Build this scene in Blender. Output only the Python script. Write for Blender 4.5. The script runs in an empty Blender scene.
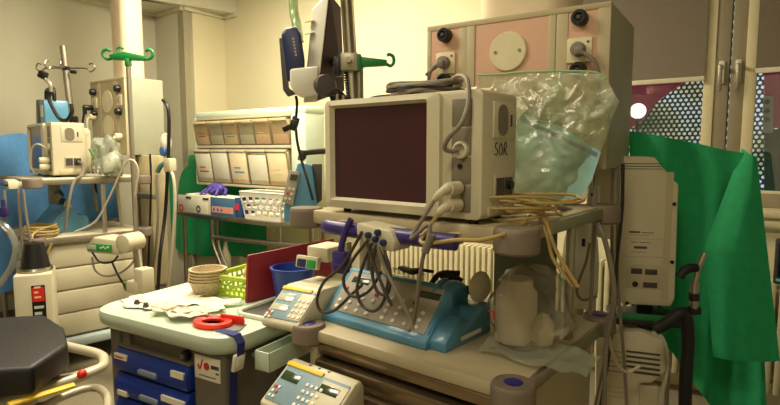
import bpy, bmesh, math, random
from mathutils import Vector, Matrix, Euler, noise
random.seed(7)
C = bpy.context.scene.collection
R = math.radians
# ------------------------------------------------------------------ camera model (780 x 405)
FPX = 540.0; PITCH = math.atan(52.5/FPX); EYE = 1.45
_c, _s = math.cos(PITCH), math.sin(PITCH)
def ray(px, py):
    dx = (px-390)/FPX; dy = -(py-202.5)/FPX
    return dx, _c+dy*_s, -_s+dy*_c
def P(px, py, Y):
    a, b, d = ray(px, py); t = Y/b
    return Vector((a*t, Y, EYE+d*t))
def PZ(px, py, z):
    a, b, d = ray(px, py); t = (z-EYE)/d
    return Vector((a*t, b*t, z))
class Frame:
    """a thing's own axes: x along its front, y into its depth"""
    def __init__(s, x, y, rz, z=0):
        s.o = Vector((x, y, z)); s.rz = rz
        s.x = Vector((math.cos(R(rz)), math.sin(R(rz)), 0)); s.y = Vector((-s.x.y, s.x.x, 0))
    def loc(s, w):
        d = Vector(w)-s.o; return Vector((d.dot(s.x), d.dot(s.y), d.z))
    def w(s, x, y, z=0): return s.o + s.x*x + s.y*y + Vector((0, 0, z))
    def pix(s, px, py, ly=0):
        a, b, d = ray(px, py); dv = Vector((a, b, d)); e = Vector((0, 0, EYE))
        t = (ly - (e-s.o).dot(s.y))/dv.dot(s.y)
        return s.loc(e+dv*t)
    def pixz(s, px, py, z): return s.loc(PZ(px, py, z))
# ------------------------------------------------------------------ materials
def lin(c):
    return tuple(((v/255)/12.92 if v/255 <= .04045 else ((v/255+.055)/1.055)**2.4) for v in c)
MATS = {}
def mat(name, rgb, rough=.5, metal=0, var=.06, scale=12, bump=0, coat=0, trans=0, alpha=1, emit=0, spec=.5, bscale=None):
    if name in MATS: return MATS[name]
    m = bpy.data.materials.new(name); m.use_nodes = True
    nt = m.node_tree; b = nt.nodes['Principled BSDF']
    col = lin(rgb)
    tc = nt.nodes.new('ShaderNodeTexCoord'); nz = nt.nodes.new('ShaderNodeTexNoise')
    nz.inputs['Scale'].default_value = scale; nz.inputs['Detail'].default_value = 4
    nt.links.new(tc.outputs['Object'], nz.inputs['Vector'])
    rp = nt.nodes.new('ShaderNodeValToRGB')
    rp.color_ramp.elements[0].position = .3; rp.color_ramp.elements[1].position = .7
    rp.color_ramp.elements[0].color = tuple(max(0, v*(1-var)) for v in col)+(1,)
    rp.color_ramp.elements[1].color = tuple(min(1, v*(1+var)) for v in col)+(1,)
    nt.links.new(nz.outputs['Fac'], rp.inputs['Fac'])
    nt.links.new(rp.outputs['Color'], b.inputs['Base Color'])
    b.inputs['Roughness'].default_value = rough; b.inputs['Metallic'].default_value = metal
    b.inputs['Coat Weight'].default_value = coat
    b.inputs['Specular IOR Level'].default_value = spec
    if trans: b.inputs['Transmission Weight'].default_value = trans
    if alpha < 1: b.inputs['Alpha'].default_value = alpha
    if emit:
        nt.links.new(rp.outputs['Color'], b.inputs['Emission Color']); b.inputs['Emission Strength'].default_value = emit
    if bump:
        n2 = nt.nodes.new('ShaderNodeTexNoise'); n2.inputs['Scale'].default_value = bscale or scale*4; n2.inputs['Detail'].default_value = 5
        nt.links.new(tc.outputs['Object'], n2.inputs['Vector'])
        bp = nt.nodes.new('ShaderNodeBump'); bp.inputs['Strength'].default_value = bump; bp.inputs['Distance'].default_value = .02
        nt.links.new(n2.outputs['Fac'], bp.inputs['Height']); nt.links.new(bp.outputs['Normal'], b.inputs['Normal'])
    MATS[name] = m; return m
def film(name, rgb, opac=.25, gloss=.35, rough=.12, bscale=25, bump=.5, fk=1.0):
    """thin clear plastic: see-through with crinkled shine"""
    if name in MATS: return MATS[name]
    m = bpy.data.materials.new(name); m.use_nodes = True; nt = m.node_tree; N = nt.nodes
    out = N['Material Output']; N.remove(N['Principled BSDF'])
    tr = N.new('ShaderNodeBsdfTransparent'); df = N.new('ShaderNodeBsdfDiffuse'); gl = N.new('ShaderNodeBsdfGlossy')
    col = lin(rgb)+(1,)
    tr.inputs['Color'].default_value = tuple(.5+.5*v for v in col[:3])+(1,); df.inputs['Color'].default_value = col; gl.inputs['Roughness'].default_value = rough
    tc = N.new('ShaderNodeTexCoord'); nz = N.new('ShaderNodeTexNoise'); nz.inputs['Scale'].default_value = bscale; nz.inputs['Detail'].default_value = 4
    nt.links.new(tc.outputs['Object'], nz.inputs['Vector'])
    bp = N.new('ShaderNodeBump'); bp.inputs['Strength'].default_value = bump; bp.inputs['Distance'].default_value = .03
    nt.links.new(nz.outputs['Fac'], bp.inputs['Height']); nt.links.new(bp.outputs['Normal'], gl.inputs['Normal'])
    fr = N.new('ShaderNodeFresnel'); fr.inputs['IOR'].default_value = 1.45; nt.links.new(bp.outputs['Normal'], fr.inputs['Normal'])
    mu = N.new('ShaderNodeMath'); mu.operation = 'MULTIPLY_ADD'; mu.inputs[1].default_value = fk; mu.inputs[2].default_value = gloss*.25; mu.use_clamp = True
    nt.links.new(fr.outputs[0], mu.inputs[0])
    a = N.new('ShaderNodeMixShader'); a.inputs[0].default_value = opac
    nt.links.new(tr.outputs[0], a.inputs[1]); nt.links.new(df.outputs[0], a.inputs[2])
    b = N.new('ShaderNodeMixShader'); nt.links.new(mu.outputs[0], b.inputs[0])
    nt.links.new(a.outputs[0], b.inputs[1]); nt.links.new(gl.outputs[0], b.inputs[2]); nt.links.new(b.outputs[0], out.inputs[0])
    MATS[name] = m; return m
# ------------------------------------------------------------------ shapes: (verts, faces)
def _bm(bm):
    bm.verts.ensure_lookup_table()
    r = ([v.co.copy() for v in bm.verts], [[v.index for v in f.verts] for f in bm.faces]); bm.free(); return r
def xf(sh, loc=(0,0,0), rot=(0,0,0), scale=(1,1,1)):
    M = Matrix.Translation(loc) @ Euler([R(a) for a in rot]).to_matrix().to_4x4() @ Matrix.Diagonal((*scale, 1))
    return ([M @ v for v in sh[0]], sh[1])
def box(sx, sy, sz, c=(0,0,0), bev=0, rot=(0,0,0), seg=2):
    bm = bmesh.new(); bmesh.ops.create_cube(bm, size=1)
    for v in bm.verts: v.co = Vector((v.co.x*sx, v.co.y*sy, v.co.z*sz))
    if bev: bmesh.ops.bevel(bm, geom=list(bm.edges), offset=min(bev, .49*min(sx, sy, sz)), segments=seg, affect='EDGES', profile=.5)
    bm.verts.index_update()
    return xf(_bm(bm), c, rot)
def b2(x0, x1, y0, y1, z0, z1, bev=0): return box(x1-x0, y1-y0, z1-z0, ((x0+x1)/2, (y0+y1)/2, (z0+z1)/2), bev)
AX = {'z': (0,0,0), 'x': (0,90,0), 'y': (-90,0,0)}
def lathe(prof, c=(0,0,0), axis='z', n=24, rot=None):
    vs, fs = [], []
    for r, z in prof:
        for k in range(n):
            a = 2*math.pi*k/n; vs.append(Vector((r*math.cos(a), r*math.sin(a), z)))
    m = len(prof)
    for i in range(m-1):
        for k in range(n):
            k2 = (k+1) % n; fs.append([i*n+k, i*n+k2, (i+1)*n+k2, (i+1)*n+k])
    if prof[0][0] > 1e-6: fs.append([k for k in reversed(range(n))])
    if prof[-1][0] > 1e-6: fs.append([(m-1)*n+k for k in range(n)])
    return xf((vs, fs), c, rot or AX[axis])
def cyl(r, h, c=(0,0,0), axis='z', n=24, bev=0, r2=None, rot=None):
    r2 = r if r2 is None else r2; b = min(bev, h*.45, r*.9, r2*.9)
    pr = [(r, -h/2), (r2, h/2)] if not b else [(r-b, -h/2), (r-b*.3, -h/2+b*.3), (r, -h/2+b), (r2, h/2-b), (r2-b*.3, h/2-b*.3), (r2-b, h/2)]
    return lathe(pr, c, axis, n, rot)
def ball(r, c=(0,0,0), sc=(1,1,1), n=16, rot=(0,0,0)):
    m = max(6, n//2); pr = [(r*math.sin(math.pi*i/m)+1e-7*(i in (0, m)), -r*math.cos(math.pi*i/m)) for i in range(m+1)]
    sh = lathe(pr, n=n); return xf(sh, c, rot, sc)
def spline(pts, sub=6, closed=False):
    p = [Vector(q) for q in pts]; n = len(p); out = []
    if n < 3: return p
    for i in range(n if closed else n-1):
        p0 = p[(i-1) % n] if closed or i > 0 else p[0]*2-p[1]
        p1, p2 = p[i], p[(i+1) % n]
        p3 = p[(i+2) % n] if closed or i+2 < n else p2*2-p1
        for k in range(sub):
            t = k/sub
            out.append(.5*((2*p1)+(p2-p0)*t+(2*p0-5*p1+4*p2-p3)*t*t+(3*p1-p0-3*p2+p3)*t**3))
    if not closed: out.append(p[-1])
    return out
def tube(pts, r, n=8, sub=6, closed=False, r2=None, flat=1):
    p = spline(pts, sub, closed); m = len(p); vs, fs = [], []; up = None
    for i in range(m):
        t = (p[(i+1) % m]-p[i-1]) if closed else (p[min(i+1, m-1)]-p[max(i-1, 0)])
        t = t.normalized() if t.length > 1e-9 else Vector((0,0,1))
        if up is None:
            up = Vector((0,0,1)) if abs(t.z) < .9 else Vector((1,0,0))
        u = up - t*up.dot(t)
        if u.length < 1e-6: u = t.orthogonal()
        u.normalize(); v = t.cross(u); up = u
        rr = r if r2 is None else r+(r2-r)*i/(m-1)
        for k in range(n):
            a = 2*math.pi*k/n; vs.append(p[i]+u*(rr*flat*math.cos(a))+v*(rr*math.sin(a)))
    for i in range(m if closed else m-1):
        j = (i+1) % m
        for k in range(n):
            k2 = (k+1) % n; fs.append([i*n+k, i*n+k2, j*n+k2, j*n+k])
    if not closed:
        fs.append(list(reversed(range(n)))); fs.append([(m-1)*n+k for k in range(n)])
    return vs, fs
def prism(poly, d0, d1, plane='xz', bev=0, seg=2):
    """extrude an outline: xz -> along y, xy -> along z, yz -> along x"""
    def m(a, b, d): return Vector((a, d, b)) if plane == 'xz' else Vector((a, b, d)) if plane == 'xy' else Vector((d, a, b))
    bm = bmesh.new(); A = [bm.verts.new(m(a, b, d0)) for a, b in poly]; B = [bm.verts.new(m(a, b, d1)) for a, b in poly]
    bm.faces.new(A); bm.faces.new(list(reversed(B))); n = len(poly)
    for i in range(n): bm.faces.new([A[(i+1) % n], A[i], B[i], B[(i+1) % n]])
    bmesh.ops.recalc_face_normals(bm, faces=list(bm.faces))
    if bev: bmesh.ops.bevel(bm, geom=list(bm.edges), offset=bev, segments=seg, affect='EDGES', profile=.5)
    bm.verts.index_update(); return _bm(bm)
def rrect(w, h, r, n=5, c=(0,0)):
    out = []
    for cx, cy, a0 in ((w/2-r, h/2-r, 0), (-w/2+r, h/2-r, 90), (-w/2+r, -h/2+r, 180), (w/2-r, -h/2+r, 270)):
        for k in range(n+1):
            a = R(a0+90*k/n); out.append((c[0]+cx+r*math.cos(a), c[1]+cy+r*math.sin(a)))
    return out
def sheet(fn, nu, nv):
    vs = [Vector(fn(i/nu, j/nv)) for j in range(nv+1) for i in range(nu+1)]
    fs = [[j*(nu+1)+i, j*(nu+1)+i+1, (j+1)*(nu+1)+i+1, (j+1)*(nu+1)+i] for j in range(nv) for i in range(nu)]
    return vs, fs
def hexa(a, b):
    """solid between two corresponding outlines of world points"""
    n = len(a); vs = [Vector(v) for v in a]+[Vector(v) for v in b]
    fs = [list(range(n)), list(reversed(range(n, 2*n)))]+[[(i+1) % n, i, n+i, n+(i+1) % n] for i in range(n)]
    bm = bmesh.new(); V = [bm.verts.new(v) for v in vs]
    for f in fs: bm.faces.new([V[i] for i in f])
    bmesh.ops.recalc_face_normals(bm, faces=list(bm.faces)); return bm
def hexs(a, b, bev=0):
    bm = hexa(a, b)
    if bev: bmesh.ops.bevel(bm, geom=list(bm.edges), offset=bev, segments=2, affect='EDGES', profile=.5)
    bm.verts.index_update(); return _bm(bm)
def text(s, size, ext=.0006):
    cu = bpy.data.curves.new('lettering', 'FONT'); cu.body = s; cu.size = size; cu.extrude = ext; cu.align_x = 'CENTER'; cu.align_y = 'CENTER'
    o = bpy.data.objects.new('lettering', cu); C.objects.link(o); bpy.context.view_layer.update()
    me = bpy.data.meshes.new_from_object(o.evaluated_get(bpy.context.evaluated_depsgraph_get()))
    r = ([v.co.copy() for v in me.vertices], [list(p.vertices) for p in me.polygons])
    bpy.data.objects.remove(o); bpy.data.meshes.remove(me); bpy.data.curves.remove(cu); return r
# ------------------------------------------------------------------ objects
def mk(name, shapes, m, parent=None, loc=(0,0,0), rz=0, rot=None, smooth=40, label=None, solid=0, sub=0):
    if isinstance(shapes, tuple): shapes = [shapes]
    vs, fs = [], []
    for sv, sf in shapes:
        o = len(vs); vs += [tuple(v) for v in sv]; fs += [[i+o for i in f] for f in sf]
    me = bpy.data.meshes.new(name); me.from_pydata(vs, [], fs); me.update()
    bm = bmesh.new(); bm.from_mesh(me); bmesh.ops.recalc_face_normals(bm, faces=list(bm.faces)); bm.to_mesh(me); bm.free()
    for p in me.polygons: p.use_smooth = True
    me.set_sharp_from_angle(angle=R(smooth))
    me.materials.append(m)
    o = bpy.data.objects.new(name, me); C.objects.link(o)
    o.location = loc; o.rotation_euler = [R(a) for a in rot] if rot else (0, 0, R(rz))
    if parent: o.parent = parent
    if label: o['label'] = label
    if solid:
        md = o.modifiers.new('thickness', 'SOLIDIFY'); md.thickness = solid; md.offset = 0
    if sub:
        md = o.modifiers.new('smooth', 'SUBSURF'); md.levels = sub; md.render_levels = sub
    return o
def tag(o, label, cat, group=None):
    o['label'] = label; o['category'] = cat
    if group: o['group'] = group
    return o
def thing(name, label, cat, loc=(0,0,0), rz=0, group=None, rot=None):
    o = bpy.data.objects.new(name, None); C.objects.link(o); o.empty_display_size = .05
    o.location = loc; o.rotation_euler = [R(a) for a in rot] if rot else (0, 0, R(rz))
    return tag(o, label, cat, group)
def fthing(name, label, cat, f, group=None): return thing(name, label, cat, f.o, f.rz, group)
def struct(name, shapes, m, **k):
    o = mk(name, shapes, m, **k)
    if not k.get('parent'): o['kind'] = 'structure'
    return o
def dup(root, loc=None, rz=None, label=None, group=None):
    r = root.copy(); C.objects.link(r)
    if loc is not None: r.location = loc
    if rz is not None: r.rotation_euler = (0, 0, R(rz))
    if label: r['label'] = label
    if group: r['group'] = group
    for ch in list(root.children):
        c = ch.copy(); C.objects.link(c); c.parent = r
        for g in ch.children:
            d = g.copy(); C.objects.link(d); d.parent = c
    return r
def cable(name, label, pts, r, m, cat='cable', group=None, n=8, sub=6):
    p = [Vector(q) for q in pts]; o = p[0].copy()
    ob = mk(name, tube([q-o for q in p], r, n, sub), m, loc=o); return tag(ob, label, cat, group)
#MATERIALS
CREAM = mat('cream_plastic', (205,196,168), .45, var=.03)
CREAMD = mat('aged_cream_plastic', (190,178,148), .5, var=.04)
CARTC = mat('shaded_cart_cream', (184,170,138), .45, var=.03); CHROMEP = mat('satin_brown_metal', (150,132,106), .22, .85, var=.05)  # cart cream darkened: shade of shelf and pendant put into the colour
WHITE = mat('white_plastic', (222,218,204), .4, var=.03)
TRAYW = mat('tray_white', (196,208,188), .4, var=.03)
GREYB = mat('bumper_grey_brown', (120,106,92), .6, var=.05)
PURP = mat('purple_rail', (58,44,112), .35, var=.05)
BLUECAP = mat('blue_cap', (44,40,120), .4)
STEEL = mat('brushed_steel', (170,165,152), .32, 1, var=.06, scale=30)
CHROME = mat('chrome', (205,200,190), .14, 1, var=.03)
ALU = mat('satin_aluminium', (168,160,142), .42, .8, var=.05)
BLACK = mat('black_plastic', (22,21,22), .4, var=.1)
RUBBER = mat('black_rubber', (18,18,19), .6)
DGREY = mat('dark_grey_plastic', (70,66,60), .5)
PANELG = mat('grey_socket_strip', (120,112,92), .5)
SCREEN = mat('dark_screen', (62,26,34), .28, var=.12, scale=3, coat=.3)
BLUEP = mat('pump_blue', (84,142,176), .38, var=.04, coat=.2)
FACEG = mat('pump_face_grey', (166,158,144), .45)
FACEB = mat('pump_face_bluegrey', (120,146,160), .45)
LCD = mat('green_display', (48,66,40), .2, var=.08, coat=.5)
LCDOFF = mat('silver_display', (206,206,184), .15, .2)
YEL = mat('yellow_plastic', (236,196,36), .45)
KEY = mat('white_keys', (226,222,210), .4); KEYR = mat('red_keys', (190,44,36), .4)
CABG = mat('grey_cable', (128,118,104), .5, var=.05); CABD = mat('dark_cable', (66,60,54), .5, var=.05)
CABY = mat('yellow_cable', (178,152,92), .5, var=.05); CABK = mat('black_cable', (20,20,20), .45)
CABW = mat('pale_cable', (196,188,164), .5)
GREEN = mat('green_drape_cloth', (26,152,94), .85, var=.08, scale=30, bump=.15, bscale=300)
GREENP = mat('green_hook_plastic', (18,120,52), .4)
BLUES = mat('blue_sheet_cloth', (104,164,226), .85, var=.08, scale=20, bump=.2, bscale=60)
BLUED = mat('drawer_blue', (22,52,142), .42, var=.05)
GREYC = mat('trolley_grey', (104,98,86), .55, var=.04)
PINK = mat('pink_panel', (222,178,152), .5, var=.03)
PENDB = mat('pendant_beige', (190,176,140), .5, .0, var=.03)
PENDG = mat('pendant_grey_side', (158,158,138), .5, var=.03)
IVORY = mat('ivory_socket', (228,216,180), .42)
LIME = mat('lime_plastic', (182,206,66), .45)
REDF = mat('maroon_folder', (132,22,34), .5, var=.06)
RED = mat('bright_red_plastic', (232,48,26), .4)
PULP = mat('moulded_paper_pulp', (198,178,142), .9, var=.08, scale=60, bump=.4, bscale=120)
PAPER = mat('paper', (226,220,198), .7, var=.05)
PAPERP = mat('peach_paper', (240,208,182), .7, var=.06); PAPERT = mat('tan_paper', (234,216,176), .7, var=.06)
PAPERG = mat('greyish_paper', (206,208,192), .7, var=.06)
NAVY = mat('navy_plastic', (32,42,84), .42); VIOLET = mat('violet_glove', (74,58,150), .55, bump=.2)
BLUEB = mat('royal_blue_plastic', (36,66,150), .4); STRAPB = mat('navy_strap', (26,34,116), .7, bump=.3, bscale=400)
MATTR = mat('black_vinyl', (26,23,24), .5, var=.1, bump=.1)
BEDF = mat('bed_frame_cream', (206,196,170), .4, .2)
FRAMEB = mat('window_frame_taupe', (150,138,112), .5, var=.03); FRAMEC = mat('window_bead_cream', (226,212,172), .5, var=.02)
BLIND = mat('blind_fabric', (128,116,100), .9, var=.04, scale=80, bump=.1, bscale=400)
BLINDBAR = mat('blind_bar_cream', (226,218,190), .5)
RADI = mat('radiator_enamel', (206,196,160), .45)
MINT = mat('pale_mint_panel', (206,220,200), .45, var=.03)
BINCL = film('clear_bin_plastic', (240,230,200), .10, .1, .2, 4, .05, .4)
BAG = film('clear_bag_film', (246,252,220), .20, .30, .07, 30, .45)
BAG2 = film('clear_small_bag_film', (232,228,214), .09, .10, .12, 20, .3, .45)
BLUEPACK = mat('pale_blue_pack', (160,206,206), .6, var=.1)
TEALTUBE = mat('pale_green_tube', (170,206,150), .4)
WALL = mat('wall_paint', (224,214,180), .75, var=.015, scale=3, bump=.03, bscale=200)
WALLG = mat('wall_paint_grey', (204,198,176), .8, var=.02, scale=3, bump=.03, bscale=200)
CEIL = mat('ceiling_paint', (212,206,186), .85, var=.02)
FLOOR = mat('vinyl_floor', (128,118,98), .55, var=.10, scale=40)
#SETTING
# ------------------------------------------------------------------ the room
WF = Frame(1.94, 3.1, -36)                # window wall: x runs to the right, y points outside
def plan(px, f, ly=0): return f.pix(px, 150, ly).x
CZ = 2.83; HZ = 3.15
x1 = plan(228, WF); C1 = WF.w(x1, 0)
LW = Frame(C1.x, C1.y, -36)               # same axes at the corner
def hit(px, o, d):
    k = (px-390)/FPX*_c
    t = (k*o.y-o.x)/(d.x-k*d.y); return o+d*t
mv = -WF.y; mu = -WF.x
C2 = hit(188, C1, mv); C3 = hit(160, C2, mu); C4 = C3 + mv*5.2; WR = WF.w(1.6, 0)
BR = Vector((3.0, -1.4, 0)); BL = Vector((C4.x, -1.4, 0))
def wallseg(name, a, b, m, z1=HZ, th=.1, z0=0, out=None):
    d = (b-a).normalized(); n = Vector((-d.y, d.x, 0))
    if out is not None and n.dot(out) < 0: n = -n
    q = [a, b, b+n*th, a+n*th]
    return struct(name, hexs([v+Vector((0,0,z0)) for v in q], [v+Vector((0,0,z1)) for v in q]), m)
wallseg('wall_niche', C2, C1, WALL, out=-WF.x); wallseg('wall_pier', C3, C2, WALLG, out=WF.y)
wallseg('wall_left', C4, C3, WALLG, out=-WF.x)
wallseg('wall_back', BL+Vector((-.1,0,0)), BR+Vector((.1,0,0)), WALLG, out=Vector((0,-1,0)))
wallseg('wall_side', BL, C4, WALLG, out=Vector((-1,0,0))); wallseg('wall_right', BR, WR, WALLG, out=Vector((1,.2,0)))
poly = [C1, C2, C3, C4, BL, BR, WR]
cen = Vector((0,1.8,0))
big = [cen+(p-cen)*1.06 for p in poly]
struct('floor', hexs([v+Vector((0,0,-.08)) for v in big], big), FLOOR)
struct('ceiling', hexs([v+Vector((0,0,HZ)) for v in big], [v+Vector((0,0,HZ+.08)) for v in big]), CEIL)
S1 = WF.w(plan(241, WF), 0); S2 = S1+Vector((-.79,-.61,0))*3.2
sof = [C1+WF.y*.02, S1+WF.y*.02, S2, C4+Vector((-.05,-.9,0)), C4+Vector((-.1,0,0)), C3+Vector((-.05,.05,0)), C2+Vector((-.02,.02,0))]
struct('trim_1', hexs([v+Vector((0,0,CZ)) for v in sof], [v+Vector((0,0,HZ+.02)) for v in sof]), CEIL)
for i, (a, b) in enumerate(((C4, C3), (C3, C2), (C2, C1), (C1, S1))):   # cornice under the dropped ceiling
    d = (b-a).normalized(); n = Vector((d.y, -d.x, 0))
    q = [a, b, b+n*.03, a+n*.03]
    struct('trim_%d' % (i+2), hexs([v+Vector((0,0,CZ-.035)) for v in q], [v+Vector((0,0,CZ+.01)) for v in q]), CEIL)
for nm, a, b in (('baseboard_left', C4, C3), ('baseboard_niche', C2, C1)):
    d = (b-a).normalized(); n = Vector((d.y, -d.x, 0)); q = [a, b, b+n*.015, a+n*.015]
    struct(nm, hexs(q, [v+Vector((0,0,.09)) for v in q]), GREYC)
# window wall with an opening
wl = plan(628, WF)-.75; wr = plan(725, WF)+.95; wm = plan(725, WF)
wb = WF.pix(760, 208).z; wt = 2.55
XL = x1; XR = 1.62
struct('wall_window', [b2(XL, wl, 0, .22, 0, HZ), b2(wr, XR, 0, .22, 0, HZ), b2(wl, wr, 0, .22, 0, wb), b2(wl, wr, 0, .22, wt, HZ)], WALL, loc=WF.o, rz=WF.rz)
struct('trim_6', b2(wl-.03, wr+.03, -.10, .02, wb-.045, wb-.002, .01), FRAMEC, loc=WF.o, rz=WF.rz)   # sill board
GLASS = film('window_glass', (225,235,235), .02, .25, .01, 1, 0)
def sash(n, xa, xb, hx, hand):
    """a casement: taupe frame, cream bead, pane, handle"""
    f = struct('window_%d' % n, [b2(xa, xa+.075, .02, .09, wb, wt, .006), b2(xb-.075, xb, .02, .09, wb, wt, .006), b2(xa+.07, xb-.07, .02, .09, wb, wb+.085, .006), b2(xa+.07, xb-.07, .02, .09, wt-.08, wt, .006)], FRAMEB, loc=WF.o, rz=WF.rz)
    mk('glazing_bead', [b2(xa+.07, xa+.125, .012, .07, wb+.08, wt-.07, .004), b2(xb-.125, xb-.07, .012, .07, wb+.08, wt-.07, .004), b2(xa+.12, xb-.12, .02, .07, wb+.08, wb+.095, .003), b2(xa+.12, xb-.12, .012, .07, wt-.12, wt-.07, .004)], FRAMEC, f)
    mk('pane', b2(xa+.12, xb-.12, .045, .051, wb+.09, wt-.1), GLASS, f)
    hz = WF.pix(725, 72).z
    h = mk('window_handle', [box(.03, .018, .13, (hx, .01, hz), .006), cyl(.011, .05, (hx, -.015, hz+.03), 'y', 14)], WHITE, f)
    mk('lever', [box(.022, .018, .15, (hx+hand*.003, -.042, hz-.035), .008)], ALU, h)
sash(1, wl, wm-.003, wm-.04, -1); sash(2, wm+.003, wr, wm+.04, 1)
# roller blinds fixed to the sashes
def blind(xa, xb, pxy, label):
    zb = WF.pix(*pxy, -.01).z
    t = thing('roller_blind', label, 'blind', WF.w((xa+xb)/2, -.012, zb), -36, 'roller blinds')
    w = (xb-xa)/2; H = wt-.08-zb
    mk('blind_fabric', b2(-w, w, .004, .008, .012, H), BLIND, t)
    mk('bottom_bar', b2(-w, w, -.003, .013, -.012, .016, .004), BLINDBAR, t)
    mk('cassette', b2(-w-.01, w+.01, -.04, .02, H-.01, H+.06, .012), BLINDBAR, t)
blind(wl+.1, wm-.122, (670, 81), 'grey-brown roller blind pulled half down on the window left of the two handles')
blind(wm+.122, wr-.1, (760, 71), 'grey-brown roller blind on the window right of the two handles')
# outside: perforated screen and magenta wall; panels for the right pane's room reflection
pm = bpy.data.materials.new('perforated_sheet'); pm.use_nodes = True; nt = pm.node_tree; N = nt.nodes; L = nt.links
bs = N['Principled BSDF']; bs.inputs['Base Color'].default_value = (.045,.05,.075,1); bs.inputs['Roughness'].default_value = .5
tr = N.new('ShaderNodeBsdfTransparent'); mx = N.new('ShaderNodeMixShader'); tc = N.new('ShaderNodeTexCoord')
def mth(op, a, b=None, c=None):
    n = N.new('ShaderNodeMath'); n.operation = op
    for i, v in enumerate((a, b, c)):
        if v is None: continue
        if isinstance(v, (int, float)): n.inputs[i].default_value = v
        else: L.new(v, n.inputs[i])
    return n.outputs[0]
sp = N.new('ShaderNodeSeparateXYZ'); L.new(tc.outputs['Object'], sp.inputs[0])
PIT = .036
def dots(ox, oz):
    u = mth('SUBTRACT', mth('FRACT', mth('ADD', mth('DIVIDE', sp.outputs['X'], PIT), ox)), .5)
    v = mth('MULTIPLY', mth('SUBTRACT', mth('FRACT', mth('ADD', mth('DIVIDE', sp.outputs['Z'], PIT*1.732), oz)), .5), 1.732)
    return mth('LESS_THAN', mth('ADD', mth('MULTIPLY', u, u), mth('MULTIPLY', v, v)), .105)
L.new(mth('MAXIMUM', dots(50, 50), dots(50.5, 50.5)), mx.inputs[0]); L.new(bs.outputs[0], mx.inputs[1]); L.new(tr.outputs[0], mx.inputs[2]); L.new(mx.outputs[0], N['Material Output'].inputs[0])
OUT = WF.w(0, 0, 0)
ps = tag(mk('perforated_screen', b2(-2.0, 1.0, 0, .003, 0, 2.6), pm, loc=WF.w(0, .95, .2), rz=-36), 'dark perforated metal sheet with rows of round holes outside the window', 'screen')
MAG = mat('magenta_paint', (214,20,104), .6)
tag(mk('awning', prism([(lambda p:(p.x,p.z))(WF.pix(x,y,.85)) for x,y in ((560,60),(692,60),(688,80),(672,90),(655,103),(642,120),(630,128),(560,135))], 0, .04, 'xz', .01), MAG, loc=WF.w(0,.85,0), rz=-36), 'magenta panel with slanting lower edge seen through the window', 'panel')
tag(mk('reflection_panel', prism([(lambda p:(p.x,p.z))(WF.pix(x,y,.85)) for x,y in ((764,60),(860,60),(860,128),(764,128))], 0, .04, 'xz', .01), MAG, loc=WF.w(0,.85,0), rz=-36), 'magenta panel standing in for a reflection in the window right of the handles', 'panel')  # magenta part of the pane's reflection, modelled as a panel
tag(mk('reflection_panel', prism([(lambda p:(p.x,p.z))(WF.pix(x,y,.85)) for x,y in ((764,129),(860,129),(860,205),(764,205))], 0, .04, 'xz', .01), mat('dark_green_reflection',(30,62,52),.6), loc=WF.w(0,.85,0), rz=-36), 'dark green panel standing in for a reflection, below the magenta one', 'panel')  # dark green part of the same reflection, also put in as a panel
gp_ = [(lambda p:(p.x,p.z))(WF.pix(x,y,.80)) for x,y in ((763,96),(773,96),(773,133),(763,133))]
ot = thing('pendant_reflection', 'grey stand-in with three dark knobs for the pendant reflected in the right window', 'unit', WF.w(0,.80,0), -36)  # the pendant's reflection in the glass, modelled as a body outside
mk('unit_body', prism(gp_, 0, .04, 'xz', .01), FACEG, ot)
for yy in (102,111,120): p_ = WF.pix(767,yy,.80); mk('unit_knob', cyl(.016,.03,(p_.x,-.012,p_.z),'y',14), BLACK, ot)
gl = thing('globe_lamp', 'round white globe lamp outside the window beside the beige pendant', 'lamp', WF.w(*[WF.pix(638, 111, .55)[i] for i in (0,)], .55, 0)); gz = WF.pix(638, 111, .55).z
mk('globe', ball(.055, (0,0,gz), n=24), mat('lamp_globe', (255,240,225), .3, emit=1.6), gl); mk('lamp_post', [cyl(.012, gz-.05, (0,0,(gz-.05)/2)), cyl(.09,.02,(0,0,.01))], DGREY, gl)
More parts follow.
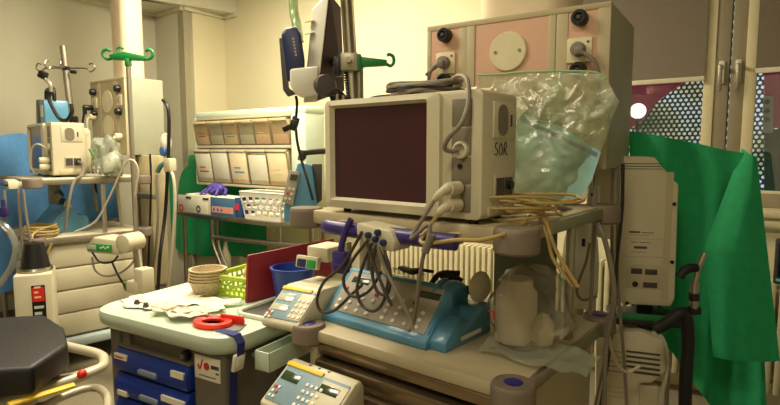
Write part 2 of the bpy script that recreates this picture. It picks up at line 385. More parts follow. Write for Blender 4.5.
#NEARCART
# ------------------------------------------------------------------ the near machine cart
CA = Frame(.017, 1.484, -38.5)
ZU, ZL = 1.265, .89
def bumper(parent, x, y, z, r=.055, h=.062, cap=True):
    b = mk('bumper', lathe([(r*.90,z-h),(r,z-h+.006),(r,z-.012),(r*.96,z-.004),(r*.9,z)], (x,y,0), n=28), GREYB, parent)
    if cap: mk('bumper_badge', lathe([(r*.42,z-.001),(r*.42,z+.0015),(r*.36,z+.003)], (x,y,0), n=24), BLUECAP, b)
    return b
def castor(parent, x, y):
    w = mk('castor', [cyl(.05, .03, (x,y,.05), 'x', 20, .006), box(.05,.07,.03,(x,y+.01,.115),.008)], RUBBER, parent)
    mk('castor_stem', cyl(.012,.05,(x,y+.01,.145)), STEEL, w)
def medcart(name, label, f, far=False):
    t = fthing(name, label, 'medical cart', f)
    CM = CREAM if far else CARTC
    # worktop and cabinet
    mk('worktop', [b2(-.37,.37,-.01,.68,ZL-.05,ZL-.012,.008)], CM, t)
    mk('base_frame', [b2(-.34,.34,.02,.66,.15,.20,.01)], GREYC, t)
    mk('side_panel', b2(.315,.335,.03,.66,.2,ZL-.05,.004), CM, t); mk('side_panel', b2(-.335,-.315,.03,.66,.2,ZL-.05,.004), CM, t)
    mk('back_panel', b2(-.315,.315,.64,.66,.2,ZL-.05,.004), CREAMD, t)
    if not far:
        g = mk('front_panel', [b2(-.315,.315,.035,.05,.3,ZL-.05), b2(-.315,.315,-.005,.04,ZL-.085,ZL-.05,.004)], CHROMEP, t)
        mk('chrome_moulding', prism([(.03,ZL-.10),(-.012,ZL-.105),(-.016,ZL-.115),(-.008,ZL-.15),(.006,ZL-.168),(-.014,ZL-.176),(-.016,ZL-.19),(.004,ZL-.2),(.03,ZL-.2)], -.315, .315, 'yz'), CHROMEP, t)
        mk('corner_post', b2(-.345,-.315,-.01,.03,.3,ZL-.05,.004), CM, t)
        mk('vent_grille', [b2(.336,.341,.28,.46,.3,.62,.002)]+[b2(.3405,.344,.285+.022*i,.297+.022*i,.31,.61) for i in range(8)], DGREY, t)
    else:
        mk('recess_panel', b2(-.315,.0,.2,.22,.2,ZL-.05), DGREY, t)
        for k in range(4):
            d = mk('drawer', b2(.0 if False else -.30,.30,-.005,.03,.21+.155*k,.355+.155*k,.008), CM, t)
        for k in range(4):
            d = mk('side_drawer', b2(.334,.352,.06,.62,.21+.155*k,.355+.155*k,.008), CM, t)
        mk('plinth', b2(-.36,.40,-.03,.7,.13,.19,.015), mat('pale_plinth',(176,190,186),.5), t)
    # rails round the worktop
    for s in (-1, 1): mk('rail', b2(s*.372-.008,s*.372+.008,.02,.68,ZL-.05,ZL-.012,.003), ALU, t)
    for x, y in ((-.36,0),(.36,0),(.35,.68),(-.35,.68)): bumper(t, x, y, ZL)
    # upper shelf on posts at the back
    mk('upper_shelf', [b2(-.35,.35,-.02,.70,ZU-.042,ZU,.008)], CM, t)
    for s in (-1, 1): mk('shelf_rail', b2(s*.357-.008,s*.357+.008,.03,.68,ZU-.04,ZU-.006,.003), ALU, t)
    mk('post', b2(.328,.352,.40,.43,ZL-.03,ZU-.04,.008), ALU, t); mk('post', b2(-.355,-.315,.24,.32,ZL-.03,ZU-.04,.008), ALU, t)
    for x, y in ((-.36,0),(.36,0),(.35,.68),(-.35,.68)): bumper(t, x, y, ZU+.004, cap=False)
    if not far: mk('rear_plate', b2(-.01,.225,.60,.608,ZL-.012,ZU-.042,.002), mat('grey_green_plate',(104,108,90),.5), t)
    hd = mk('handle', [tube([(-.20,-.070,ZU-.035),(-.16,-.082,ZU-.035),(.0,-.085,ZU-.035),(.18,-.082,ZU-.035),(.24,-.075,ZU-.035)], .021, 14)], PURP, t)
    for xx in (-.19,.19): mk('handle_bracket', b2(xx,xx+.03,-.075,-.0,ZU-.05,ZU-.02,.005), CM, t)
    for s in (-1, 1):
        for y in (.05, .62): castor(t, s*.29, y)
    return t
NC = medcart('anaesthesia_cart', 'large cream machine cart in front carrying the maroon-screened monitor and the blue pump', CA)
def cw(px, py, ly): return CA.w(*CA.pix(px, py, ly))       # a point on a plane of the cart's depth
# ------------------------------------------------------------------ patient monitors
def monitor(label, f, txt=True):
    """origin at the front right bottom corner of the monitor"""
    t = fthing('patient_monitor', label, 'monitor', f)
    W, H = .526, .320
    for x in (-.48,-.04):
        for y in (.03,.15): mk('rubber_foot', cyl(.012,.012,(x,y,.006),n=12), RUBBER, t)
    mk('housing', [prism(rrect(W, H, .018, 4, (-W/2, .012+H/2)), 0.0, .18, 'xz', .006), prism(rrect(W-.08, H-.05, .03, 4, (-W/2, .005+H/2)), .17, .23, 'xz', .02)], CREAM, t)
    bw = .412; sx, sz = -W+.02+ (bw-.04)/2, .012+H/2+.004
    o1 = rrect(bw, H-.006, .016, 4, (-W+bw/2, .012+H/2)); o2 = rrect(.334, .258, .006, 4, (-W+.026+.167+.008, .012+H/2+.004))
    def ring(oa, ob, ya, yb):
        n = len(oa); vs = [Vector((a, ya, b)) for a, b in oa]+[Vector((a, yb, b)) for a, b in ob]
        return vs, [[i, (i+1) % n, n+(i+1) % n, n+i] for i in range(n)]
    oi = rrect(.352, .276, .008, 4, (-W+.026+.167+.008, .012+H/2+.004))
    mk('bezel', [ring(o1, o1, .002, -.016), ring(o1, oi, -.016, -.022), ring(oi, o2, -.022, -.006)], CREAM, t)
    mk('screen', prism(rrect(.336,.260,.006,4,(-W+.026+.167+.008,.012+H/2+.004)), -.008, .001, 'xz'), SCREEN, t)
    # strip of module sockets
    px0, px1 = -.086, -.030
    s = mk('socket_strip', [b2(px0,px1,-.003,.004,.03+i*.071,.03+i*.071+.067,.002) for i in range(4)], PANELG, t)
    mk('socket', [lathe([(.021,0),(.021,.012),(.016,.014),(.014,.004)], (-.055,-.003,.185), rot=(90,0,0), n=20)], CREAM, s)
    mk('socket', [cyl(.013,.008,(-.058,-.006,.05),'y',16)], DGREY, s); mk('socket', [cyl(.013,.008,(-.058,-.006,.092),'y',16)], DGREY, s)
    mk('jack', cyl(.007,.004,(-.06,-.004,.145),'y',14), BLACK, s)
    # right hand side: speaker plate, connector plate
    sp_ = mk('side_plate', b2(-.001,.004,.05,.165,.215,.305,.002), CREAM, t)
    mk('speaker_oval', prism(rrect(.052,.078,.024,6,(.095,.26)), .004, .0055, 'yz'), PANELG, sp_)
    mk('switch', b2(.0035,.006,.135,.143,.245,.275), DGREY, sp_)
    c_ = mk('connector_plate', b2(-.001,.004,.06,.155,.06,.125,.002), CREAMD, t)
    mk('port', [b2(.0035,.006,.066,.104,.07,.115), b2(.0035,.006,.11,.15,.07,.115)], DGREY, c_)
    mk('plug', [cyl(.011,.012,(.010,.13,.095),'x',16)], BLACK, c_)
    mk('grip_moulding', b2(-.001,.004,.03,.165,.02,.045,.003), CREAMD, t)
    if txt:
        def stroke(pts, oy): return tube([(.0012, .058+oy+.020*a, .172+.030*b) for a, b in pts], .0011, 6, 5)
        mk('handwriting', [stroke([(.85,.95),(.5,1.05),(.2,.85),(.35,.6),(.75,.45),(.85,.2),(.5,0),(.1,.1)], 0), stroke([(.5,1),(.15,.75),(.1,.3),(.4,0),(.8,.2),(.9,.65),(.55,1.0)], .024),
            stroke([(.2,1.0),(.15,.5),(.1,0)], .048), stroke([(.15,.95),(.6,1.1),(.85,.8),(.6,.55),(.2,.5),(.6,.3),(1.0,-.05)], .048)], BLACK, t, label='handwritten black letters')
    return t
MF = Frame(.222, 1.306, -39.5, ZU)
MON = monitor('large cream monitor with maroon-tinted dark screen on the near cart', MF)
def mw(x, y, z): return MF.w(x, y, z)
mk('corner_mark', b2(-.503,-.499,-.0225,-.02,.31,.318), RED, MON)
# cables on and around the monitor
zt = .012+.318
for i in range(7):
    r0 = .10+.006*random.random(); pts = []
    for k in range(14):
        a = 2*math.pi*k/14
        pts.append(mw(-.20+r0*1.15*math.cos(a)+.006*random.uniform(-1,1), .115+.07*math.sin(a)+.004*random.uniform(-1,1), zt+.006+.0055*(i % 4)+(.010 if 3 < k < 11 else .0)*(i/7)+.004*random.random()))
    if i == 0: coil = pts
cb = thing('cable_coil', 'coil of grey and black cable lying on top of the near monitor', 'cable', mw(-.25,.10,zt))
def loc_t(t, p): return t.matrix_basis.inverted() @ Vector(p)
random.seed(3)
for m_, n_, rr in ((CABG,5,.0052),(CABK,2,.005)):
    sh = []
    for i in range(n_):
        ra, rb = random.uniform(.085,.125), random.uniform(.04,.065); ph = random.random()*6; z0 = .006+.0085*i*(.9 if m_ is CABG else 2.0)
        sh.append(tube([(ra*math.cos(2*math.pi*k/12)+random.uniform(-.012,.012), rb*math.sin(2*math.pi*k/12)+random.uniform(-.01,.01), z0+random.uniform(0,.006)) for k in range(12)], rr, 7, 5, True))
    sh.append(tube([(-.1,-.02,.012),(-.15,-.03,.010),(-.19,-.02,.006)], rr, 7) if m_ is CABK else tube([(.1,0,.02),(.13,.01,.012),(.15,0,.008)], rr, 7))
    o = mk('cable_loops', sh, m_, cb, label='grey loops' if m_ is CABG else 'black loops'); o.rotation_euler = (0,0,R(-39.5))
mk('plug_end', [cyl(.009,.045,(.125,-.085,.012),'y',12,rot=(90,0,40)), cyl(.007,.03,(.16,-.10,.010),'y',12,rot=(90,0,60))], IVORY, cb)
mk('plug_end', cyl(.01,.04,(-.06,.09,.02),'x',12), BLACK, cb)
cable('looping_cable', 'thick pale grey cable arching from the coil down into the round socket beside the screen', [mw(-.16,.10,zt+.04),mw(-.10,.05,zt+.045),mw(-.05,.01,zt+.025),mw(-.025,-.025,zt-.03),mw(-.03,-.045,zt-.08),mw(-.06,-.055,.215),mw(-.075,-.05,.19),mw(-.066,-.035,.182),mw(-.055,-.02,.185)], .0058, CABG)
def plugcable(name, label, root, dirx, pts, m, r, pm):
    t = thing(name, label, 'cable', root)
    L_ = lambda p: Vector(p)-Vector(root)
    d = MF.y
    mk('plug', [tube([d*-.004, d*-.05], .0165, 16), tube([d*-.048, d*-.058, L_(pts[0])*.55+d*-.03, L_(pts[0])], .0135, 12, r2=.008)], pm, t)
    mk('cord', tube([L_(p) for p in pts], r, 8), m, t); return t
g0 = mw(-.058,-.009,.092)
q = [mw(-.085,-.075,.066), mw(-.105,-.09,.025), mw(-.13,-.11,-.03), cw(430,225,-.13), cw(422,262,-.13), cw(417,300,-.10), cw(414,322,-.06), cw(410,330,-.02)]
plugcable('cable_with_plug', 'grey cable from the upper of two cream plugs hanging down to the blue pump', g0, 0, q, CABG, .005, CREAM)
mk('strain_sleeve', tube([Vector(cw(432,234,-.132)), Vector(cw(425,252,-.132))], .010, 12), CABG, None).name = 'cable_sleeve'
tag(bpy.data.objects['cable_sleeve'], 'fat grey sleeve on the cable hanging between monitor and blue pump', 'cable')
y0 = mw(-.058,-.009,.05)
q = [mw(-.08,-.07,.028), mw(-.095,-.09,-.005), mw(-.09,-.12,-.035), cw(456,240,-.11), cw(480,240,-.09), cw(505,234,-.05), cw(520,226,.05), cw(530,216,.12)]
plugcable('yellow_cable', 'yellow cable from the lower of two cream plugs running right to the coil', y0, 0, q, CABY, .0052, CREAM)
yc = thing('yellow_cable_coil', 'tangled yellow cable coil on the shelf right of the near monitor', 'cable', CA.w(.27,.16,ZU)); sh = []
random.seed(11)
for i in range(7):
    ra, rb = random.uniform(.07,.15), random.uniform(.05,.10); ox, oy = random.uniform(-.03,.03), random.uniform(-.02,.02)
    sh.append(tube([(ox+ra*math.cos(2*math.pi*k/9)+random.uniform(-.03,.03), oy+rb*math.sin(2*math.pi*k/9)+random.uniform(-.025,.025), .006+.007*i+random.uniform(0,.022)) for k in range(9)], .0040, 7, 6, True))
sh.append(tube([Vector(p)-CA.w(.27,.16,ZU) for p in (CA.w(.33,.22,ZU+.03), cw(548,228,.12), cw(556,250,.12), cw(566,268,.12), cw(578,287,.13))], .0048, 7))
sh.append(tube([Vector(p)-CA.w(.27,.16,ZU) for p in (CA.w(.31,.2,ZU+.04), cw(546,232,.14), cw(552,256,.14), cw(562,272,.14), cw(574,286,.14))], .0048, 7))
mk('cord', sh, CABY, yc)
cable('shelf_cable', 'thick grey cable crossing the shelf and drooping beside the rear corner bumper', [CA.w(.25,.22,ZU+.012),CA.w(.30,.36,ZU+.02),cw(585,216,.62),cw(600,228,.58),cw(610,262,.58),cw(614,300,.58),cw(606,345,.6),cw(604,405,.6)], .0085, CABG)
# white socket block on the handle, purple hose plug, dangling dark cables
bf = CA.pix(374,236,-.115); bk = thing('connector_block', 'pale grey connector block with three dark knobs clipped on the purple handle', 'connector', CA.w(bf.x,-.105,bf.z), -38.5)
mk('block_body', prism([(-.058,.030),(.055,.020),(.072,-.008),(.066,-.034),(-.022,-.034),(-.04,-.012),(-.058,-.002)], -.014, .06, 'xz', .005), CREAM, bk)
for x, z in ((-.012,.002),(.012,-.006),(.038,-.012),(.02,.012)): mk('knob', cyl(.0085,.014,(x,-.019,z),'y',16,.003), NAVY, bk)
pf = CA.pix(341,262,-.11); pk = thing('hose_plug', 'purple plug on a dark hose hanging left of the pale connector block', 'plug', CA.w(pf.x,-.11,pf.z), -38.5)
mk('plug_body', [box(.048,.03,.062,(0,0,0),.008), box(.055,.034,.012,(0,0,-.008),.005)], PURP, pk); mk('plug_hose', tube([(0,0,.03),(.004,0,.05),(.012,.005,.085),(.03,.01,.12)], .009, 10), PURP, pk)
loops = [
 ([(362,232),(352,250),(340,268),(324,282),(317,300),(322,312),(335,310),(350,296),(362,285)], 'outermost dark cable looping left over the pump corner'),
 ([(368,240),(354,258),(344,276),(346,290),(356,297),(370,290),(381,272)], 'dark cable loop second from the left below the connector block'),
 ([(372,243),(362,268),(357,290),(362,305),(374,311),(384,300),(388,275),(380,250)], 'dark cable loop dipping lowest onto the pump keys'),
 ([(376,245),(372,270),(377,291),(388,293),(390,272),(384,250)], 'narrow dark cable loop on the right of the tangle'),
 ([(367,243),(374,265),(385,292),(392,306)], 'straight dark cable ending at the pump keypad'),
 ([(378,247),(385,268),(399,296),(410,318),(413,330)], 'grey cable slanting across the pump keypad to its front edge')]
for i, (pp, lb) in enumerate(loops): cable('dangling_cable', lb, [cw(x, y, -.125-.007*i+.004*(k % 2)) for k, (x, y) in enumerate(pp)], .0044, CABD if i < 5 else CABG, group=None)
# ------------------------------------------------------------------ the blue double syringe pump
a = CA.pixz(322,320,ZL-.012); b = CA.pixz(431,353,ZL-.012)
pz = math.degrees(math.atan2(b.y-a.y, b.x-a.x))
PF = Frame(*CA.w(a.x,a.y,0).xy, -38.5+pz, ZL-.012); PW = (b-a).xy.length
PU = fthing('syringe_pump', 'bright blue double syringe pump on the near cart worktop', 'syringe pump', PF); PU.scale = (1,1,.87)
prof = [(0,0),(0,.026),(.012,.034),(.135,.178),(.153,.182),(.172,.15),(.205,.12),(.25,.11),(.27,.09),(.27,0)]
mk('body', [prism(prof, 0, PW-.02, 'yz', .006), prism([(0.02,0),(.02,.03),(.05,.06),(.10,.10),(.125,.075),(.155,.07),(.19,.11),(.25,.115),(.27,.10),(.27,0)], PW-.025, PW+.035, 'yz', .005)], BLUEP, PU)
sl = math.degrees(math.atan2(.144,.123)); o_ = Vector((0,.012,.034))
def onface(x, s, h=0):   # a point on the sloping face: x along, s up the slope
    return Vector((x, .012+s*math.cos(R(sl))-h*math.sin(R(sl)), .034+s*math.sin(R(sl))+h*math.cos(R(sl))))
def fbox(w, l, h, x, s, bev=.001): return box(w, l, h, onface(x, s, h/2), bev, (sl,0,0))
fp = mk('control_panel', fbox(PW-.06, .165, .003, (PW-.02)/2, .096, .001), FACEG, PU)
for k in range(2):
    ox = .03+k*(PW-.05)/2
    w_ = (PW-.08)/2
    mk('display', fbox(w_*.42, .026, .004, ox+w_*(.28 if k == 0 else .74), .148), LCD, fp)
    for i in range(4):
        for j in range(4):
            if (i+j*3+k) % 7 == 6: continue
            c_ = KEYR if (i, j) in ((0, 3), (3, 3)) and k == 0 or (k == 1 and (i, j) == (2, 3)) else KEY
            mk('key', cyl(.0074, .005, onface(ox+.012+i*w_*.24, .030+j*.026, .005), n=12, bev=.0012, rot=(sl,0,0)), c_, fp)
mk('clamp_barrel', [cyl(.06,.05,(PW-.045,.175,.135),'x',28,.016), cyl(.066,.015,(PW-.078,.175,.132),'x',28,.005)], BLUEP, PU)
mk('syringe_saddle', [b2(.03,PW-.08,.168,.20,.11,.15,.006)], BLUEP, PU)
mk('syringe_lever', [tube([(PW*.52,.14,.205),(PW*.60,.17,.212),(PW*.70,.20,.205)], .009, 10, flat=.7), box(.03,.09,.016,(PW*.55,.15,.21),.006,(0,0,70))], RUBBER, PU)
mk('syringe_lever', [tube([(PW*.70,.18,.16),(PW*.74,.21,.20),(PW*.86,.24,.205)], .012, 10, flat=.7), ball(.028,(PW*.83,.21,.19),(1.6,.8,.5))], RUBBER, PU)
mk('drive_knob', [lathe([(.0,0),(.045,.003),(.056,.012),(.045,.022),(0,.025)], (PW+.0,.24,.168), rot=(0,86,-6), n=30)], CREAM, PU, label='cream oval drive knob')
mk('drive_arm', [box(.07,.02,.03,(PW-.04,.235,.15),.005)], BLACK, PU)
mk('side_label', b2(PW+.0335,PW+.0362,.10,.21,.018,.032), PAPER, PU)
mk('blue_strip', fbox(.004, .16, .004, PW-.028, .096), BLUEP, PU)  # narrow raised strip in the pump's own blue
mk('clear_syringe_cover', xf(cyl(.020,.16,(0,0,0),'x',16), (PW*.42,.2,.175)), BINCL, PU)
# dark slot on the worktop
mk('worktop_slot', b2(.19,.21,.20,.21,ZL-.0125,ZL-.011), BLACK, NC)
# ------------------------------------------------------------------ the cream pumps at the left of the cart
def wedge_pump(name, label, f, W, back=.31):
    t = fthing(name, label, 'infusion pump', f)
    prof = [(0,0),(-.008,.02),(.0,.03),(.112,.112),(.128,.118),(back-.01,.112),(back,.095),(back,0)]
    mk('body', prism(prof, 0, W, 'yz', .007), CREAM, t)
    s_ = math.degrees(math.atan2(.082,.112))
    def pt(x, s, h): return Vector((x, s*math.cos(R(s_))-h*math.sin(R(s_)), .03+s*math.sin(R(s_))+h*math.cos(R(s_))))
    def fb(w, l, h, x, s): return box(w, l, h, pt(x, s, h/2), .001, (s_,0,0))
    p = mk('control_panel', fb(W-.02, .122, .003, W/2, .068), FACEB, t)
    mk('yellow_strip', fb(W*(.80 if W < .2 else .55), .014, .006, W*(.42 if W < .2 else .29), .132), YEL, t)
    mk('display', fb(W*(.42 if W < .2 else .26), .030, .0045, W*(.27 if W < .2 else .19), .093), LCDOFF if name == 'infusion_pump' else LCD, p); mk('display', fb(W*(.42 if W < .2 else .26), .026, .0045, W*(.29 if W < .2 else .19 if name == 'infusion_pump' else .75), .05 if name == 'infusion_pump' else .095), LCDOFF if name == 'infusion_pump' else LCD, p)
    for i in range(4 if W > .2 else 3):
        for j in range(4): mk('key', fb(.011, .010, .006, W*(.46 if W > .2 else .66)+i*.019, .022+j*.022), KEY, p)
    for i in range(2):
        for j in range(3): mk('key', fb(.009, .009, .006, W*.08+i*.016, (.02 if W > .2 else .008)+j*(.016 if W > .2 else .010)), KEYR if (i+j) == 2 else KEY, p)
    mk('panel_inset', fb(W*.36, .108, .0032, W*.79, .066), CREAM, p)
    for i in range(3): mk('lid_screw', cyl(.006,.004,(W*.3+.04*i,min(.16,back-.025),.1125 if back > .2 else .1145),n=10), DGREY, t)
    return t
LP = PZ(262,326,.863); LPF = Frame(LP.x, LP.y, -31, .863)
wedge_pump('infusion_pump', 'cream pump with yellow strip and two silver displays, behind the left front bumper', LPF, .16)
LP2 = CA.w(-.355,-.20,.655); LPF2 = Frame(LP2.x, LP2.y, -38.5, .68)
wedge_pump('infusion_pump_lower', 'cream pump with yellow strip and green displays at the bottom edge, below', LPF2, .28, .15).name = 'keypad_pump'
ps_ = thing('pump_stand', 'low steel stand carrying the keypad pump before the near cart front', 'stand', CA.w(-.23,-.13,0), -38.5)
mk('column', [cyl(.018,.61,(0,0,.33))], STEEL, ps_)
mk('tray', [b2(-.12,.13,-.08,.07,.637,.6535,.004)], STEEL, ps_)
mk('foot', [box(.30,.04,.03,(0,0,.02),.008), box(.04,.24,.03,(0,0,.02),.008)], DGREY, ps_)
# green-display module between the pumps and the shelf
gp = P(309,262,1.95); gm = thing('display_module', 'small cream module with green display behind the blue bowl', 'medical device', (gp.x,gp.y,gp.z), -33)
mk('module_body', [box(.10,.12,.055,(.03,.07,.03),.008)], CREAM, gm); mk('module_face', box(.105,.02,.045,(0,-.005,0),.005,(-12,0,0)), CREAM, gm)
mk('display', box(.04,.004,.03,(.024,-.016,-.003),.001,(-12,0,0)), mat('green_label',(40,150,70),.4), gm); mk('display', box(.042,.004,.03,(-.022,-.016,-.003),.001,(-12,0,0)), NAVY, gm)
mk('clamp_arm', [b2(.02,.04,.1,.2,.02,.05), cyl(.012,.5,(.03,.2,-.2))], STEEL, gm)
# ------------------------------------------------------------------ plastic bag lying on the worktop under the shelf
def crumple(w, d, h, seed, n=18, amp=.25):
    sh = ball(1, n=26); vs = []
    for v in sh[0]:
        k = noise.noise(v*1.3+Vector((seed,0,0)))*amp+noise.noise(v*3.1+Vector((0,seed,0)))*amp*.6+noise.noise(v*7+Vector((0,0,seed)))*amp*.25
        s = 1+k; q = Vector((v.x*w*s, v.y*d*s, max(-1*h, v.z*h*s*1.1))); vs.append(q)
    return vs, sh[1]
bc = CA.pix(527,275,.22)
bg = thing('plastic_bag', 'crumpled clear plastic bag lying on the worktop under the shelf', 'bag', CA.w(bc.x,.22,ZL-.010), -38.5)
mk('bag_film', xf(crumple(.115,.085,.125,2.3,amp=.30), (0,0,.129)), BAG2, bg, smooth=60)
mk('bag_flap', sheet(lambda u, v: (-.10+.30*u, .02-.11*v+.01*math.sin(9*u), .012+.05*(1-v)*(.7+.3*math.sin(5*u))+.008*noise.noise(Vector((u*7,v*5,1)))), 20, 10), film('flap_film',(214,220,200),.30,.25,.15,20,.5), bg)
mk('bag_content', [lathe([(.05,.03),(.058,.035),(.058,.17),(.045,.19),(.045,.21),(0,.212)], (-.03,.0,0), n=24), xf(crumple(.03,.03,.045,8.1), (.05,.0,.07))], mat('bag_content_beige',(214,204,184),.6), bg)
mk('printed_mark', [b2(-.075,-.055,-.082,-.080,.125,.129), b2(-.06,-.055,-.082,-.080,.105,.129)], KEYR, bg)
#PENDANTS
# ------------------------------------------------------------------ ceiling supply pendants
def pendant(label, f, W, D, H, col, far=False):
    """origin at the bottom front right corner; x runs left from it as negative"""
    t = fthing('supply_pendant', label, 'supply pendant', f)
    mk('housing', [b2(-W,0,.004,D,0,H,.006)], PENDG, t)
    fr = mk('front_frame', [b2(-W,-W+.018,-.004,.01,0,H,.003), b2(-.04,0,-.004,.01,0,H,.003), b2(-W,0,-.005,.01,H-.02,H,.003), b2(-W*.80,-W*.75,-.004,.01,0,H-.02,.003), b2(-W*.75,-W*.70,-.006,.01,0,H-.02,.003), b2(-W*.30,-W*.26,-.006,.01,0,H-.02,.003), b2(-W*.26,-W*.20,-.004,.01,0,H-.02,.003)], PENDB, t)
    for xa, xb in ((-W+.018,-W*.80),(-W*.70,-W*.30),(-W*.20,-.04)): mk('pink_panel' if not far else 'front_panel', b2(xa,xb,-.001,.006,.01,H-.02), PINK if not far else PENDB, t)
    xl, xr = (-W+.025-W*.79)/2, (-W*.20-.055)/2
    za, zs, zb2 = (.045,.148,.215) if not far else (.085,.17,.255)
    for x in (xl, xr):
        for z in (H-za, H-zb2):
            k = mk('gas_outlet', lathe([(.026,0),(.026,.03),(.022,.036),(.014,.036),(.012,.028)], (x,-.002,z), rot=(90,0,0), n=22), BLACK, t)
            mk('gas_outlet_core', cyl(.007,.03,(x,-.025,z),'y',12), DGREY, k)
        s = mk('wall_socket', [box(.082,.012,.082,(x,-.006,H-zs),.004)], IVORY, t)
        mk('socket_well', cyl(.022,.003,(x,-.013,H-zs),'y',20), CREAMD, s)
        mk('socket_screw', cyl(.004,.003,(x+.028,-.013,H-zs+.025),'y',8), DGREY, s)
    if not far:
        p = mk('cover_plate', lathe([(.070,0),(.070,.006),(.066,.010),(.0,.011)], (-W*.51,-.001,H-.128), rot=(90,0,0), n=40), IVORY, t)
        for s in (-1, 1): mk('plate_screw', cyl(.006,.004,(-W*.51+s*.045,-.012,H-.128),'y',12), ALU, p)
    else:
        for z in (H-.17, H-.36): mk('cover_plate', lathe([(.085,0),(.085,.006),(.0,.010)], (-W*.5,-.001,z), rot=(90,0,0), n=32), IVORY, t)
    cx = -W*.5
    c = mk('column', prism(rrect(col, col*.8, col*.25, 4, (cx if not far else -.225, D*.5)), H-.005, HZ-f.o.z, 'xy'), mat('pendant_column',(228,206,174),.5,var=.03), t)
    return t
pc = PZ(612,0,1.93) if False else P(612,0,1.8)
PDF = Frame(pc.x, pc.y, -33, 1.385); PH = .545
PEND = pendant('large beige pendant with pink panels hanging above the near cart', PDF, .68, .44, PH, .36)
xl, xr = (-.68+.025-.68*.79)/2, (-.68*.20-.055)/2
for x, lb, left in ((xl,'grey power plug in the left socket of the near pink pendant',True),(xr,'grey power plug in the right socket of the near pink pendant',False)):
    z = PH-.148
    t = fthing('power_plug', lb, 'plug', PDF, None)
    mk('plug_body', [cyl(.024,.03,(x,-.026,z),'y',22,.004), box(.03,.03,.028,(x+(.0 if left else .01),-.045,z-.008),.008)], CABG, t)
    s = -1 if left else 1
    mk('strain_relief', [cyl(.009-.0006*i,.006,(x+s*(.022+.009*i),-.05,z-.018-.006*i),'x',12) for i in range(5)], CABG, t)
    if left: pts = [(x-.01,-.05,z-.01),(x-.03,-.052,z-.02),(x-.05,-.05,z-.06),(x-.055,-.045,z-.16),(x-.05,-.04,z-.30)]
    else: pts = [(x+.01,-.05,z-.01),(x+.04,-.052,z-.028),(x+.065,-.05,z-.06),(x+.075,-.045,z-.12),(x+.07,-.04,z-.30),(x+.073,-.03,z-.6),(x+.07,-.03,z-.95)]
    mk('power_cord', tube(pts, .0065, 8), CABG, t)
# big clear bag hung from the pendant
bagf = Frame(PDF.o.x, PDF.o.y, -33, 0)
outl = [(478,74),(520,71),(560,70),(595,71),(606,78),(619,102),(612,118),(606,140),(597,158),(588,178),(578,196),(560,206),(530,208),(497,207),(484,190),(478,150)]
def bagpt(px, py, ly): return bagf.w(*bagf.pix(px, py, ly))
cx, cy = 545, 130
def bagsurf(side):
    def fn(u, v):
        a = 2*math.pi*u; n = len(outl); k = u*n; i = int(k) % n; t = k-int(k)
        ox = outl[i][0]*(1-t)+outl[(i+1) % n][0]*t; oy = outl[i][1]*(1-t)+outl[(i+1) % n][1]*t
        s = v; px, py = cx+(ox-cx)*s, cy+(oy-cy)*s
        bul = (1-s**2.2)*.075*(.35+.65*min(1, max(0, (py-70)/80)))
        cr = noise.noise(Vector((px*.03, py*.03, side*3)))*.030+abs(noise.noise(Vector((px*.055+py*.02, py*.05, side*7))))*.026+abs(noise.noise(Vector((px*.10-py*.05,py*.11,side))))*.014
        return bagpt(px, py, -.075-side*(bul)+cr*(1-s**6)-.0)
    return fn
bgb = thing('clear_plastic_bag', 'large greenish clear plastic bag hung on the front of the near pink pendant', 'bag', bagf.w(-.3,-.08,1.3), -33)
def tol(t, sh):
    M = (Matrix.Translation(t.location) @ t.rotation_euler.to_matrix().to_4x4()).inverted(); return ([M @ Vector(v) for v in sh[0]], sh[1])
mk('bag_front', tol(bgb, sheet(bagsurf(1), 84, 24)), BAG, bgb, smooth=28)
mk('bag_back', tol(bgb, sheet(bagsurf(-.3), 64, 8)), film('bag_back_film',(206,222,186),.35,.15,.2,14,.4), bgb, smooth=25)
mk('bag_seam', tol(bgb, tube([bagpt(x, y, -.078) for x, y in ((476,75),(500,74),(522,72),(560,71),(594,72),(606,79))], .003, 8)), GREENP if False else mat('bag_seam_green',(160,196,150),.3), bgb)
pk_ = [(497,128),(520,113),(560,126),(601,152),(592,180),(582,196),(560,206),(510,208),(497,190)]
mk('paper_pack', tol(bgb, hexs([bagpt(x, y, -.085) for x, y in pk_], [bagpt(x, y, -.075) for x, y in pk_])), BLUEPACK, bgb, label='pale blue folded pack inside')
mk('pack_band', tol(bgb, hexs([bagpt(x, y, -.0875) for x, y in ((524,118),(598,153),(596,157),(522,122))], [bagpt(x, y, -.0855) for x, y in ((524,118),(598,153),(596,157),(522,122))])), mat('pack_band_blue',(110,140,156),.5), bgb)
wp = [(498,100),(520,96),(528,108),(512,126),(498,138)]
mk('white_wrapper', tol(bgb, hexs([bagpt(x, y, -.10) for x, y in wp], [bagpt(x, y, -.095) for x, y in wp])), PAPER, bgb)
